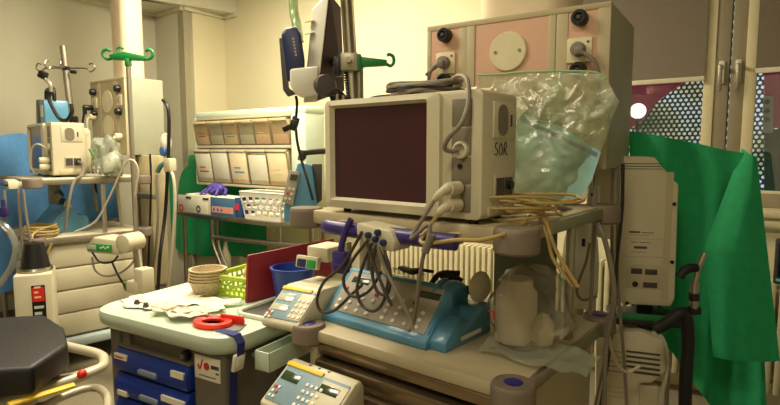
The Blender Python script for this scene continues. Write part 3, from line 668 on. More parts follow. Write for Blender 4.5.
# far pendant
fc = P(128,155,4.07); FPF = Frame(fc.x, fc.y, -38, fc.z)
pendant('beige pendant with black gas knobs at far left behind the green hook pole', FPF, .56, .30, .58, .22, far=True)
xo = -.56
for x, z, lb in ((xo+.07,.30,'pale plug and cord in the left socket of the far pendant'),(-.075,.14,'pale plug and hanging cord in the right socket of the far pendant')):
    t = fthing('power_plug', lb, 'plug', FPF)
    mk('plug_body', cyl(.024,.05,(x,-.03,z),'y',16,.006), IVORY, t); mk('power_cord', tube([(x,-.05,z),(x+.01,-.075,z-.03),(x+.02,-.08,z-.12),(x+.05,-.08,z-.4),(x+.06,-.06,z-.75)], .011, 8), CABW, t)
mkp = fthing('gas_hose', 'black gas hose plugged into the far pendant beside its left socket', 'hose', FPF)
mk('hose_plug', [cyl(.022,.07,(xo+.075,-.06,.37),'y',14,.006), box(.03,.03,.07,(xo+.07,-.085,.35),.01)], BLACK, mkp); mk('hose', tube([(xo+.07,-.09,.33),(xo+.05,-.10,.22),(xo+.07,-.10,.10),(xo+.12,-.08,-.05),(xo+.15,-.06,-.3)], .009, 8), CABK, mkp)
# rail post under the far pendant, with fittings
col = fthing('pendant_post', 'beige square post hanging below the far pendant', 'post', FPF)
mk('post', [b2(-.05,.13,.10,.22,-1.0,-.002,.01)], PENDB, col); mk('rail', [b2(-.10,-.06,.08,.12,-.95,-.002,.006), b2(-.05,.2,.07,.10,-.33,-.29,.004)], ALU, col)
for (px, py, w, m, nm, lb) in ((166,147,.05,WHITE,'flow_meter','white round flow meter with blue ring on the side of the far pendant'),(170,165,.06,CREAM,'outlet_box','small cream outlet box below the flow meter of the far pendant')):
    p = FPF.pix(px, py, .15); t = thing(nm, lb, 'medical device', FPF.w(p.x,.15,FPF.o.z*0+p.z), -38)
    if nm == 'flow_meter':
        mk('body', [ball(.05,(0,0,.03),(1,.8,1.5)), cyl(.02,.12,(0,0,-.08))], m, t); mk('ring', cyl(.038,.03,(-.0,-.02,-.03),'y',20,.006), mat('ring_blue',(70,110,180),.4), t)
    else:
        mk('body', box(.09,.06,.10,(0,0,0),.012), m, t); mk('spout', tube([(-.02,0,.02),(-.08,-.02,.0),(-.14,-.02,-.05)], .018, 10), mat('spout_teal',(90,140,140),.4), t)
for pts, r, m, lb in (
  ([(163,100),(168,108),(169,130),(168,165),(165,215),(160,255),(158,290)], .013, CABK, 'thick black hose hanging down beside the far pendant'),
  ([(166,168),(173,176),(175,205),(172,250),(168,288)], .012, CABW, 'pale hose bending down below the flow meter'),
  ([(150,154),(151,180),(150,220),(148,270)], .008, CABK, 'thin black hose straight below the far pendant'),
  ([(157,175),(158,215),(155,255),(150,285)], .009, CABG, 'grey hose left of the thick black hose')):
    cable('gas_hose', lb, [FPF.w(*FPF.pix(x, y, .14 if x > 160 else .05)) for x, y in pts], r, m, 'hose')
tip = FPF.w(*FPF.pix(163,100,.14))
# ------------------------------------------------------------------ devices behind the near cart on the right
# cream display seen from behind
DV = Frame(*P(648,230,2.05).xy, -14)
def dw(px, py, ly=0): return DV.w(*DV.pix(px, py, ly))
dv = thing('display_unit', 'cream display seen from behind, with ports and printed labels, in front of the green drape', 'monitor', DV.w(0,0,0), -14)
ol = [(600,155),(655,157),(673,180),(679,184),(675,299),(671,307),(622,304),(614,290),(612,240),(588,236),(588,156)]
l_ = [DV.pix(x, y) for x, y in ol]; zb_ = min(p.z for p in l_)
mk('back_shell', prism([(p.x, p.z) for p in l_], 0, .07, 'xz', .008), CREAM, dv)
def dpx(x0, y0, x1, y1, d0, d1, bev=0):
    p, q = DV.pix(x0, y0), DV.pix(x1, y1); return b2(min(p.x,q.x), max(p.x,q.x), d0, d1, min(p.z,q.z), max(p.z,q.z), bev)
mk('vent_slots', [dpx(592,163+i*2.6,663,164.2+i*2.6,-.001,.002) for i in range(3)], DGREY, dv)
pp = mk('port_panel', dpx(627,263,664,290,-.0015,.002,.001), CREAMD, dv)
for (x0,y0,x1,y1) in ((631,268,642,274),(645,269,657,275),(643,282,657,288)): mk('port', [dpx(x0,y0,x1,y1,-.004,.001,.001)], DGREY, pp)
mk('round_port', cyl(.011,.004,(DV.pix(635,284).x,-.002,DV.pix(635,284).z),'y',18), BLACK, pp)
for (x, y) in ((674,204),(672,262),(627,303),(659,307)):
    p = DV.pix(x, y); mk('rubber_plug', cyl(.007,.006,(p.x,-.002,p.z),'y',14), BLACK, dv)
mk('seam', [dpx(621,238.5,665,239.2,-.0006,.001), dpx(622,256.5,665,257.1,-.0006,.001), dpx(667,172,667.7,300,-.0006,.001)], CREAMD, dv)
lb = mk('printed_label', [dpx(629,231,640,233,-.0008,.001), dpx(642,232.3,654,233.4,-.0008,.001), dpx(629,234.6,650,235.6,-.0008,.001), dpx(631,241.5,637,242.5,-.0008,.001), dpx(639,242,651,243,-.0008,.001), dpx(634,246,647,249,-.0008,.001), dpx(631,251.5,646,252.5,-.0008,.001)], DGREY, dv)
# black bracket and the cream vented cabinet under it
br = DV.pix(640,318); bx = thing('equipment_bracket', 'black bracket tray carrying the cream display above the vented cabinet', 'bracket', DV.w(0,0,0), -14)
p0, p1 = DV.pix(612,313,-.02), DV.pix(690,330,-.02)
mk('tray', b2(p0.x, p1.x-.03, -.05, .14, p1.z+.01, p0.z-.01, .006), BLACK, bx); mk('green_edge', b2(p0.x+.02, p1.x-.06, -.053, -.045, p0.z-.012, p0.z+.012, .004), mat('green_edge',(20,120,70),.4), bx)
mk('tray_stem', b2(-.02,.04,.04,.1,p0.z-.02,zb_+.02,.004), BLACK, bx)
VC = Frame(*P(630,350,2.0).xy, -20)
vc = thing('ventilator_cabinet', 'cream cabinet with slatted vents and a cable at the bottom right edge of the cart', 'medical device', VC.w(0,0,0), -20)
ol = [(596,333),(640,331),(663,340),(667,372),(652,384),(640,384),(640,470),(596,470)]
l_ = [VC.pix(x, y) for x, y in ol]; zt_ = max(p.z for p in l_)
mk('body', [prism([(p.x, max(p.z,.03)) for p in l_], 0, .30, 'xz', .012)], CREAM, vc)
def vpx(x0, y0, x1, y1, d0, d1, bev=0):
    p, q = VC.pix(x0, y0), VC.pix(x1, y1); return b2(min(p.x,q.x), max(p.x,q.x), d0, d1, min(p.z,q.z), max(p.z,q.z), bev)
mk('vent_slots', [vpx(602,350+i*5.0,622,352+i*5.0,-.002,.004) for i in range(5)]+[vpx(626,352+i*5.0,660,354+i*5.0,-.002,.004) for i in range(5)], DGREY, vc)
mk('printed_label', [vpx(605,386,628,388,-.001,.002), vpx(605,391,624,392.5,-.001,.002), vpx(605,396,626,397.5,-.001,.002)], CREAMD, vc)
mk('lower_door', vpx(638,386,655,470,.02,.05,.004), CREAMD, vc)
rc = VC.pix(652,338); mk('cable_gland', lathe([(.03,0),(.03,.02),(.022,.03)], (rc.x-.02,.08,zt_-.012), n=20), RUBBER, vc)
cable('cabinet_cable', 'pale cable arching out of the vented cabinet top and down its right side', [VC.w(*VC.pix(x, y, .03)) for x, y in ((645,345),(650,335),(658,334),(664,342),(667,356),(666,375),(660,400),(657,425))], .008, CABW)
# white suction canister housing behind the worktop corner
wc = CA.pix(580,268,.93)
WH = thing('plastic_housing', 'rounded pale plastic housing standing behind the rear corner of the worktop', 'medical device', CA.w(wc.x-.0,.93,0), -38.5)
mk('shell', [lathe([(.0,1.205),(.02,1.20),(.045,1.17),(.062,1.10),(.07,1.02),(.07,.90),(.06,.84),(.0,.835)], n=28)], WHITE, WH)
mk('stem', cyl(.02,.82,(0,0,.425)), ALU, WH); mk('foot_plate', cyl(.09,.02,(0,0,.011)), DGREY, WH); mk('slot', box(.012,.01,.03,(.03,-.058,1.10),.003), BLACK, WH)
sb = PDF.pix(588,199,.25); so = thing('sensor_plate', 'small pale plate with a black hole behind the rear corner of the shelf', 'plate', CA.w(CA.pix(588,197,.72).x,.78,0), -38.5)
z_ = CA.pix(588,197,.72).z
mk('plate', box(.042,.012,.075,(0,0,z_),.006,(-15,0,8)), WHITE, so); mk('hole', cyl(.007,.016,(0,-.003,z_+.005),'y',14), BLACK, so); mk('stem', cyl(.006,z_-.03,(0,.005,z_/2-.01)), ALU, so); mk('foot_plate', cyl(.05,.012,(0,.005,.007)), DGREY, so)
# hanging cords right of the cart
for pts, r, m, lb, Y in (
  ([(612,120),(613,160),(612,200),(612,260),(612,320),(600,380),(592,420)], .006, CABG, 'grey cord hanging leftmost from the near pendant', 1.95),
  ([(618,166),(618,200),(617,260),(619,300),(624,360),(627,420)], .006, CABG, 'grey cord hanging straight from the near pendant to the floor', 1.93),
  ([(623,164),(622,210),(617,260),(614,310),(608,360),(600,410)], .0065, CABK, 'black cord hanging from the near pendant past the cream display', 1.91),
  ([(590,243),(586,262),(580,278),(577,292),(583,300),(597,296)], .005, CABG, 'grey cord looped round the pale plastic housing', 1.83),
  ([(614,300),(610,340),(618,365),(628,372),(640,366)], .006, CABW, 'pale cord looping in front of the vented cabinet', 1.88)):
    cable('hanging_cable', lb, [P(x, y, Y) for x, y in pts], r, m, 'cable')
# articulated black tube with a chrome joint
ar = thing('circuit_arm', 'black breathing tube rising to a chrome joint in front of the green drape', 'tube', P(687,430,1.80))
ao = P(687,430,1.80)
def al(*pts, Y=1.80): return [P(x, y, Y)-ao for x, y in pts]
mk('black_tube', tube(al((655,329),(668,322),(680,313),(686,318),(688,340),(686,375),(685,405),(684,470),(683,578)), .021, 14), RUBBER, ar)
mk('joint', [tube(al((694,312),(694,298),(695,282)), .014, 14), tube(al((695,282),(699,266),(705,253)), .010, 12)], STEEL, ar)
mk('collar', [tube(al((688,311),(699,310)), .016, 14), tube(al((694,300),(694,293)), .018, 14)], BLACK, ar)
mk('elbow', tube(al((697,268),(690,268),(684,271),(679,277)), .015, 12), RUBBER, ar)
# green drape over the equipment at the right
def interp(pts, u):
    k = u*(len(pts)-1); i = min(int(k), len(pts)-2); t = k-i
    return [pts[i][j]*(1-t)+pts[i+1][j]*t for j in range(len(pts[0]))]
ridge = [(629,131,2.30),(650,134,2.27),(675,139,2.22),(700,144,2.16),(725,150,2.10),(745,153,2.05),(757,158,2.02)]
botb = [(634,300,2.34),(650,330,2.32),(672,352,2.30),(690,378,2.28),(710,405,2.22),(740,440,2.14),(768,445,2.06)]
gd = thing('green_drape', 'bright green drape over the equipment behind the cream display at the right', 'drape', P(700,150,2.15)); go = P(700,150,2.15)
def lay(top, bot, fold, ph, off=0):
    def fn(u, v):
        a, b = interp(top, u), interp(bot, u)
        x, y, Y = a[0]*(1-v)+b[0]*v, a[1]*(1-v)+b[1]*v, a[2]*(1-v)+b[2]*v
        Y += fold*(.25+v)*math.sin(u*17+ph+1.5*v)+fold*.6*math.sin(u*37+ph*2)*v+.012*noise.noise(Vector((u*5,v*4,ph)))+off
        return P(x, y, Y)-go
    return fn
mk('back_layer', sheet(lay(ridge, botb, .016, 0), 44, 36), GREEN, gd, smooth=80)
ftop = [(700,148,2.10),(720,151,2.05),(738,154,2.01),(748,155,1.99),(757,158,1.985)]
fbot = [(713,357,2.02),(728,360,1.97),(745,361,1.94),(762,362,1.92),(780,361,1.92)]
def ffn(u, v):
    a, b = interp(ftop, u), interp(fbot, u)
    le = 742-(742-704)*min(1, v/.48) if v < .48 else 704+(713-704)*(v-.48)/.52    # left border of the front layer
    ri = 757+23*v
    x = le+(ri-le)*u; y = a[1]*(1-v)+b[1]*v; Y = a[2]*(1-v)+b[2]*v+.014*math.sin(u*7+2*v)*(.3+v)-.006
    return P(x, y, Y)-go
mk('front_layer', sheet(ffn, 26, 36), GREEN, gd, smooth=80)
bk1 = [(629,131,2.31),(650,134,2.29),(675,139,2.24),(700,144,2.18),(725,150,2.12),(745,153,2.07),(757,158,2.03)]
def top(u, v):
    a = interp(bk1, u); return P(a[0], a[1], a[2]+.0)+Vector((.25*v*.5,.25*v*.85,-.05*v*v))-go
mk('top_fold', sheet(top, 30, 6), GREEN, gd, smooth=80)
dq = [P(a[0], a[1]+6, a[2]+.03) for a in bk1]
sup = thing('draped_stand', 'steel rack hidden under the green drape at the right, only its foot below the drape', 'stand', (dq[3].x, dq[3].y, 0))
mk('crossbar', tube([Vector(q)-Vector((dq[3].x,dq[3].y,.01)) for q in dq[::2]], .01, 8), STEEL, sup)
mk('upright', [cyl(.014,dq[3].z-.03,(.04,.24,(dq[3].z-.03)/2)), cyl(.14,.02,(.04,.24,.011)), tube([(0,.0,dq[3].z-.012),(.02,.12,dq[3].z-.02),(.04,.24,dq[3].z-.035)], .012, 8)], STEEL, sup)
# radiator and sill clutter at the window
rz_ = .75; rl = WF.pix(372,250,-.1).x
rd = thing('radiator', 'cream finned radiator under the window behind the green drape', 'radiator', WF.w(0,-.14,0), -36)
for i in range(22): pass
mk('panel', [b2(rl+.045*i, rl+.045*i+.03, 0, .10, .12, .75, .008) for i in range(80) if rl+.045*i < 1.35], RADI, rd)
mk('header_pipe', [tube([(rl,.05,rz_-.03),(1.4,.05,rz_-.03)], .022, 12), tube([(rl,.05,.16),(1.4,.05,.16)], .022, 12)], RADI, rd)
for xx in (wl+.3, 1.1): mk('wall_bracket', b2(xx,xx+.04,.08,.135,.2,.7), RADI, rd)
# dark monitor on a shelf by the window at the right border
rm = thing('dark_monitor', 'dark screen standing low at the right border beneath the window sill', 'monitor', P(800,262,2.28), -36); ro = P(800,262,2.28)
mk('housing', [box(.30,.05,.20,(0.06,.03,-.01),.01)], DGREY, rm); mk('screen', box(.27,.004,.15,(.06,.003,.0),.001), mat('navy_screen',(26,30,42),.15,coat=.5), rm); mk('cyan_strip', box(.28,.006,.012,(.06,.002,-.09),.002), mat('cyan_strip',(120,190,220),.4), rm)
mk('stand', [cyl(.02,ro.z-.12,(.06,.04,-.11-(ro.z-.12)/2)), cyl(.11,.02,(.06,.04,.012-ro.z))], DGREY, rm)
rt = thing('grab_rail', 'fat cream tube rail at the right border under the window sill', 'rail', P(790,228,2.36)); r0 = P(790,228,2.36)
mk('tube', tube([Vector((-.22,.13,0)),Vector((.25,-.16,0))], .026, 16), RADI, rt); mk('leg', [cyl(.012,r0.z,(.15,-.098,-r0.z/2))], RADI, rt)
#ARM
# ------------------------------------------------------------------ side-on flat monitor on a pole behind the near monitor
YN, YF = 2.15, 2.55
A_ = [P(327,1,YN), P(339.5,15,YF), P(343,90,YF), P(317,101,YN)]
offv = Vector((-.105,-.01,.0))
am = thing('arm_monitor', 'white flat monitor seen nearly edge-on with a dark purple screen, top of the pole', 'monitor', A_[3])
ao2 = A_[3]
topn = P(329,-8,YN)
q = [topn, P(340,6,YF), P(344,92,YF), P(316.5,102,YN)]
back = [P(312,9,YN+.03), P(322,14,YF), P(330,90,YF), P(303,103,YN+.03)]
mk('housing', hexs([v-ao2 for v in q], [v-ao2 for v in back], .006), WHITE, am)
nrm = (q[1]-q[0]).cross(q[3]-q[0]).normalized()
if nrm.x < 0: nrm = -nrm
cc = sum((v for v in q), Vector())/4
ins = [cc+(v-cc)*.965 for v in q]
mk('screen', hexs([v-ao2+nrm*.004 for v in ins], [v-ao2-nrm*.003 for v in ins]), mat('purple_screen',(58,34,48),.7,spec=.15), am)
for x0, y0 in ((305,22),(305,34)): mk('back_vent', hexs([P(x0,y0,YN+.012)-ao2, P(x0+9,y0-2,YN+.012)-ao2, P(x0+9,y0-1,YN+.012)-ao2, P(x0,y0+1,YN+.012)-ao2], [P(x0,y0,YN+.03)-ao2, P(x0+9,y0-2,YN+.03)-ao2, P(x0+9,y0-1,YN+.03)-ao2, P(x0,y0+1,YN+.03)-ao2]), CREAMD, am)
mk('support_arm', [tube([P(330,62,2.36)-ao2, P(341,64,2.20)-ao2, P(350.5,66,2.06)-ao2], .018, 12), cyl(.03,.05,P(333,62,2.34)-ao2,'x',18,.006)], DGREY, am)
# white holder with navy handset on its side
YH = 2.13
ho = P(298,95,YH); hd = thing('device_holder', 'white cup holder on the back of the side-on monitor', 'holder', ho)
mk('cup', hexs([P(x,y,YH-.018)-ho for x,y in ((290,69),(318,66),(317,95),(302,98),(294,93),(290,84))], [P(x,y,YH+.10)-ho for x,y in ((290,69),(318,66),(317,95),(302,98),(294,93),(290,84))], .008), WHITE, hd)
mk('back_cradle', hexs([P(x,y,YH+.0)-ho for x,y in ((279,38),(284,37),(287,60),(289,88),(297,94),(288,97),(283,90))], [P(x,y,YH+.09)-ho for x,y in ((279,38),(284,37),(287,60),(289,88),(297,94),(288,97),(283,90))], .004), DGREY, hd)
mk('mount', hexs([P(x,y,YH+.04)-ho for x,y in ((300,70),(316,66),(316,90),(302,92))], [P(x,y,YH+.09)-ho for x,y in ((300,70),(316,66),(316,90),(302,92))]), WHITE, hd)
no = P(292,50,YH); nh = thing('handset', 'navy blue handset with pale lettering standing in the white cup holder', 'handset', no)
hq = [(281,35),(285,28),(297,27),(301,34),(305,62),(304,80),(287,82)]
mk('body', hexs([P(x,y,YH-.004)-no for x,y in hq], [P(x,y,YH+.07)-no for x,y in hq], .010), NAVY, nh)
mk('lettering', [hexs([P(292+i*.55,38+i*3.2,YH-.0055)-no,P(294+i*.55,37.6+i*3.2,YH-.0055)-no,P(294.3+i*.55,39.6+i*3.2,YH-.0055)-no,P(292.3+i*.55,40+i*3.2,YH-.0055)-no],[P(292+i*.55,38+i*3.2,YH-.003)-no,P(294+i*.55,37.6+i*3.2,YH-.003)-no,P(294.3+i*.55,39.6+i*3.2,YH-.003)-no,P(292.3+i*.55,40+i*3.2,YH-.003)-no]) for i in range(6)], FACEG, nh)
cable('hanging_cable', 'black cord hanging from the handset holder past the supply rack', [P(296,96,YH+.05),P(297,104,YH+.05),P(296,122,YH+.06),P(297,140,YH+.06),P(302,162,YH+.05),P(308,182,YH+.0),P(313,200,YH-.02)], .0055, CABK, 'cord')
cl = P(293,125,YH+.05); ct = thing('cord_clip', 'black clip gripping the handset cord', 'clip', cl)
mk('clip_body', [box(.03,.03,.045,(.004,0,.0),.006,(0,20,0)), box(.05,.012,.022,(-.018,0,-.01),.004,(0,-25,0)), box(.03,.012,.016,(.012,0,.024),.004,(0,35,0))], BLACK, ct)
gt0 = P(299,42,YH+.06); cable('green_tube', 'pale green translucent tubing rising above the navy handset', [gt0,P(297,26,YH+.08),P(294,12,YH+.09),P(293,-6,YH+.09),P(293,-30,YH+.1)], .019, film('pale_green_film',(190,220,160),.6,.3,.15,30,.6), 'tube', n=12)
# pole, clamp, green hook
pp0, pp1 = P(359,190,2.02), P(345,-30,2.02)
po = Vector((pp0.x, pp0.y, ZU)); pl = thing('chrome_pole', 'thick chrome pole rising behind the near monitor', 'pole', po)
mk('tube', tube([(0,0,.0), (0,0,.02), pp1-po], .024, 20), CHROME, pl); mk('foot', cyl(.045,.02,(0,0,.011)), DGREY, pl)
cp = P(350,63,1.99); cm = thing('pole_clamp', 'grey clamp block on the chrome pole holding the green hook', 'clamp', cp)
mk('block', box(.062,.075,.062,(-.0,.0,0),.005), ALU, cm); mk('black_grip', [box(.03,.04,.07,(-.045,.01,-.012),.008)], BLACK, cm); mk('rod', cyl(.0145,.165,(.034,.0,-.08),n=16), STEEL, cm); mk('clamp_screw', cyl(.01,.06,(0,-.05,0),'y',14), ALU, cm)
hk = P(359,63,1.97); hg = thing('drip_hook', 'green plastic drip hook pointing right from the pole clamp', 'hook', hk)
mk('hook_arm', [box(.022,.03,.06,(-.002,0,0),.005), prism([(0,.022),(.10,.010),(.10,-.010),(0,-.016)], -.012, .012, 'xz', .003)], GREENP, hg)
mk('hook_tip', tube([(.095,0,-.002),(.112,0,-.010),(.124,0,.002),(.122,0,.022),(.108,0,.030),(.100,0,.026)], .006, 10), GREENP, hg)
sc = []
for i in range(50): sc.append(P(352-3.2,0,2.0)*0+P(346.5+.08*i, 72+i*.62, 2.01)+Vector((.011*math.cos(i*1.6),.011*math.sin(i*1.6),0)))
cable('spiral_cord', 'black spiral cord hanging from the pole clamp behind the near monitor', sc, .0035, CABK, 'cord', sub=3, n=6)
kb = P(325,86,1.98); kt = thing('pivot_knob', 'round black knob with a jointed arm behind the top left of the near monitor', 'knob', kb)
mk('knob', lathe([(0,-.02),(.035,-.018),(.042,-.005),(.042,.008),(.034,.02),(0,.022)], (0,0,0), rot=(70,0,25), n=28), DGREY, kt); mk('arm', [tube([(.01,.01,-.01),(.05,.01,-.03),(.075,.02,-.06)], .016, 12), tube([(.02,.03,-.02),(.03,.03,-.06),(.03,.03,-.11)], .012, 10)], BLACK, kt)
mk('silver_pins', [cyl(.007,.05,(.045+.022*i,-.012,-.055-.004*i),n=10) for i in range(2)], CHROME, kt)
# ------------------------------------------------------------------ steel table with rack and boxes
TL, TR_ = PZ(177,211,.92), PZ(277,223.5,.92)
TF = Frame(*((TL+TR_)/2).xy, -36)
TW = (TR_-TL).xy.length
TZ = .92
tb = fthing('steel_table', 'steel instrument table carrying boxes and baskets below the wall rack', 'table', TF)
mk('table_top', b2(-TW/2,TW/2,0,.44,TZ-.035,TZ,.006), STEEL, tb)
hx = TW/2
for x in (-hx+.06, -.12 if False else hx-.06):
    for y in (.05,.39): mk('leg', cyl(.018,TZ-.05,(x,y,(TZ-.05)/2+.02)), STEEL, tb)
r1 = TF.pix(212,237,.04); r2 = TF.pix(300,246,.04)
mk('side_rail', [tube([(r1.x,.04,r1.z),(r2.x+.1,.04,r2.z)], .02, 12)], STEEL, tb)
mk('bracket', [tube([(r1.x+.02,.03,TZ-.03),(r1.x+.02,.03,r1.z),(r1.x+.05,.03,r1.z-.10),(r1.x+.18,.04,r1.z-.32)], .016, 10), tube([(r1.x+.06,.06,r1.z),(r1.x+.09,.05,r1.z-.10),(r1.x+.22,.06,r1.z-.32)], .012, 10)], STEEL, tb)
def tp(px, z=TZ): return TF.pixz(px, 211+(px-177)*.125, z)
# white box with glove
bxa = thing('glove_box', 'white cardboard box with two round marks and a violet glove in its top', 'box', TF.w(0,0,TZ), -36)
xa, xb = TF.pix(179,205,.03).x, TF.pix(210,205,.03).x
bh = TF.pix(190,195,.03).z-TZ
mk('carton', [b2(xa,xb,.02,.03,0,bh,.002), b2(xa,xa+.01,.02,.24,0,bh,.002), b2(xb-.01,xb,.02,.24,0,bh,.002), b2(xa,xb,.23,.24,0,bh,.002), b2(xa,xb,.02,.24,0,.008,.002), b2(xa,xb,.02,.09,bh-.004,bh,.001), b2(xa,xa+.1,.02,.24,bh-.004,bh,.001)], PAPER, bxa)
for px, m in ((181,KEYR),(198,NAVY)):
    p = TF.pix(px,209,.015); mk('round_mark', [xf(lathe([(.03,0),(.03,.003),(.018,.003),(.018,0)], n=24), (p.x,.0205,max(.034,p.z-TZ)), (90,0,0))], m, bxa)
for px in (188,205): p = TF.pix(px,196,.015); mk('hand_slot', b2(p.x-.035,p.x+.035,.0165,.022,bh-.028,bh-.014), BLACK, bxa)
g = thing('rubber_glove', 'violet rubber glove lying crumpled over the white box', 'glove', TF.w(xb-.08,.16,TZ+bh), -36)
mk('glove', [xf(crumple(.09,.07,.05,9.1,amp=.3), (0,0,.05))]+[tube([(.0+.02*i,-.01*i,.05),(-.05+.05*i,-.06,.05+.01*(i%2)),(-.08+.07*i,-.11,.01+.01*(i % 3))], .016, 8, r2=.010) for i in range(4)]+[tube([(.04,.03,.05),(.12,.0,.05),(.17,-.05,.015)], .018, 8, r2=.011)], VIOLET, g)
# blue and pink box
xc, xd = TF.pix(211.5,207,.03).x, TF.pix(239,207,.03).x
bb = thing('supply_box', 'blue cardboard box with a pink printed band right of the white glove box', 'box', TF.w(0,0,TZ), -36)
bm_ = mat('box_blue',(66,106,140),.6)
mk('carton', b2(xc,xd-.05,.02,.22,0,bh*.98,.003), bm_, bb); mk('carton', b2(xd-.05,xd,.03,.21,0,bh*1.05,.003), mat('box_deep_blue',(44,76,130),.6), bb)
mk('pink_band', b2(xc+.02,xd-.06,.017,.022,.025,.075), mat('box_pink',(216,150,140),.6), bb); mk('white_lid', b2(xc,xd-.05,.02,.2,bh*.98,bh*1.02,.002), PAPER, bb)
mk('red_print', b2(xd-.045,xd-.005,.026,.032,.06,.11), RED, bb)
mk('printed_pattern', [box(.022,.003,.022,(xc+.05+.05*i,.0165,.05),.001) for i in range(3)], bm_, bb)
# white basket
xe, xg = TF.pix(241.5,210,.03).x, TF.pix(281,212,.03).x
def basket(name, label, cat, loc, rz, w, d, h, m, taper=.8, flor=False, hole=None):
    """open tray with pierced walls"""
    t = thing(name, label, cat, loc, rz); th = .004; sh = []
    def wall(p0, p1, q0, q1, nx, nz):   # bottom p0-p1, top q0-q1
        p0, p1, q0, q1 = map(Vector, (p0, p1, q0, q1)); out = []
        def g(u, v): return (p0*(1-u)+p1*u)*(1-v)+(q0*(1-u)+q1*u)*v
        def strip(u0, u1, v0, v1):
            a = [g(u0,v0), g(u1,v0), g(u1,v1), g(u0,v1)]
            n = (a[1]-a[0]).cross(a[3]-a[0]).normalized()*th
            out.append(hexs(a, [k+n for k in a]))
        strip(0,1,0,.14); strip(0,1,.82,1)
        for j in range(1, nz): v = .14+.68*j/nz; strip(0,1,v-.045,v+.045)
        for i in range(nx+1):
            u = i/nx
            for j in range(nz):
                o = (.5/nx if j % 2 else 0); uu = min(1, u+o); wq = .16/nx
                strip(max(0,uu-wq), min(1,uu+wq), .14+.68*j/nz, .14+.68*(j+1)/nz)
        return out
    W, D = w/2, d/2; a, b = W*taper, D*taper
    nx = hole or 6
    sh += wall((-a,-b,0),(a,-b,0),(-W,-D,h),(W,-D,h),nx,3); sh += wall((a,b,0),(-a,b,0),(W,D,h),(-W,D,h),nx,3)
    sh += wall((-a,b,0),(-a,-b,0),(-W,D,h),(-W,-D,h),max(3,int(nx*d/w)),3); sh += wall((a,-b,0),(a,b,0),(W,-D,h),(W,D,h),max(3,int(nx*d/w)),3)
    sh.append(b2(-a,a,-b,b,0,.006))
    mk('pierced_tray', sh, m, t)
    n = 8; rim = [Vector(p) for p in ((-W,-D,h),(W,-D,h),(W,D,h),(-W,D,h))]
    mk('rim', [tube([rim[i], rim[(i+1) % 4]], .006, 8) for i in range(4)], m, t)
    return t
wbk = basket('wire_basket', 'white pierced plastic basket on the steel table right of the boxes', 'basket', TF.w((xe+xg)/2,.13,TZ), -36, xg-xe+.04, .20, TF.pix(262,193,.03).z-TZ, WHITE, .82)
wbk.name = 'storage_basket'
random.seed(5)
for i in range(5):
    t = thing('wrapped_item', 'pale wrapped packet in the white basket on the steel table', 'packet', TF.w((xe+xg)/2-.10+.05*i,.12+.02*(i % 2),TZ+.008), -36+20*(i % 3), 'packets in the white basket')
    mk('wrapper', xf(crumple(.035,.045,.03,i+1.5,amp=.25), (0,0,.031)), (PAPER, PAPERG, PAPERT)[i % 3], t)
# bin rack on the back of the table
RK = Frame(*P(291,187,4.22).xy, -36)
zr0, zr1 = RK.pix(291,187).z, RK.pix(291,112).z
xw = RK.pix(197,150).x
rk = thing('bin_rack', 'pale rack with two rows of tilt-out clear bins above the steel table', 'rack', RK.w(0,0,0), -36)
mk('frame', [b2(xw-.02,.17,.0,.22,zr1-.02,zr1+.045,.02), b2(xw-.01,.0,.20,.22,zr0-.02,zr1), b2(xw-.025,xw,.0,.22,zr0-.02,zr1,.004)], MINT, rk)
mk('side_panel', b2(.0,.17,-.005,.22,zr0-.05,zr1+.0,.03), MINT, rk)
zm = (zr0+zr1)/2+.03
mk('divider', [b2(xw,0,.0,.2,zm-.018,zm+.008,.003), b2(xw,0,.0,.2,zr0-.025,zr0-.004,.003), b2(xw,0,-.002,.2,zr1-.03,zr1-.015,.002)], CREAMD, rk)
mk('rack_leg', [b2(xw+.05,xw+.09,.16,.2,TZ+.001,zr0-.01), b2(-.09,-.05,.16,.2,TZ+.001,zr0-.01)], STEEL, rk)
def tiltbin(x0, x1, z0, z1, n, m, row, k):
    b = mk('bin', [hexs([Vector((x0+.004,-.0,z0)),Vector((x1-.004,-.0,z0)),Vector((x1-.004,-.04,z1)),Vector((x0+.004,-.04,z1))],[Vector((x0+.004,.004,z0)),Vector((x1-.004,.004,z0)),Vector((x1-.004,-.036,z1)),Vector((x0+.004,-.036,z1))]),
        prism([(0,z0),(-.04,z1),(.06,z1),(.06,z0)], x0+.004, x0+.007, 'yz'), prism([(0,z0),(-.04,z1),(.06,z1),(.06,z0)], x1-.007, x1-.004, 'yz'), b2(x0+.004,x1-.004,0,.06,z0,z0+.004)], BINCL, rk)
    mk('bin_lip', [b2(x0+.006,x1-.006,-.046,-.025,z1-.004,z1+.003,.002), b2(x0+.006,x1-.006,-.046,-.041,z1-.018,z1,.002)], CREAM if row else mat('lip_beige',(214,196,150),.5), b)
    for i in range(n):
        w = (x1-x0)-.03; xx = (x0+x1)/2+random.uniform(-.006,.006); yy = .040-.016*i; hh = (z1-z0)*random.uniform(.84,.95)
        t = thing('paper_packet', ('pale paper packet standing in a bin of the upper rack row' if row == 0 else 'white paper packet standing in a bin of the lower rack row'), 'packet', RK.w(xx,yy-.004,z0+.005), -36, 'packets in the upper rack bins' if row == 0 else 'packets in the lower rack bins', rot=None)
        t.rotation_euler = (R(9),0,R(-36))
        mk('sleeve', b2(-w/2,w/2,-.004,.004,0,hh,.002), m, t)
        if k % 2 == 0 and i == n-1: mk('print_line', [b2(-w*.3,w*.3,-.0055,-.003,hh*.35,hh*.4), b2(-w*.3,w*.1,-.0055,-.003,hh*.5,hh*.54)], (KEYR, PAPERT, BLUEP)[k % 3], t)
n6 = (-xw)/6; n5 = (-xw)/5
ms = [PAPERP, PAPERG, PAPERT, PAPERG, PAPERP, PAPERP]
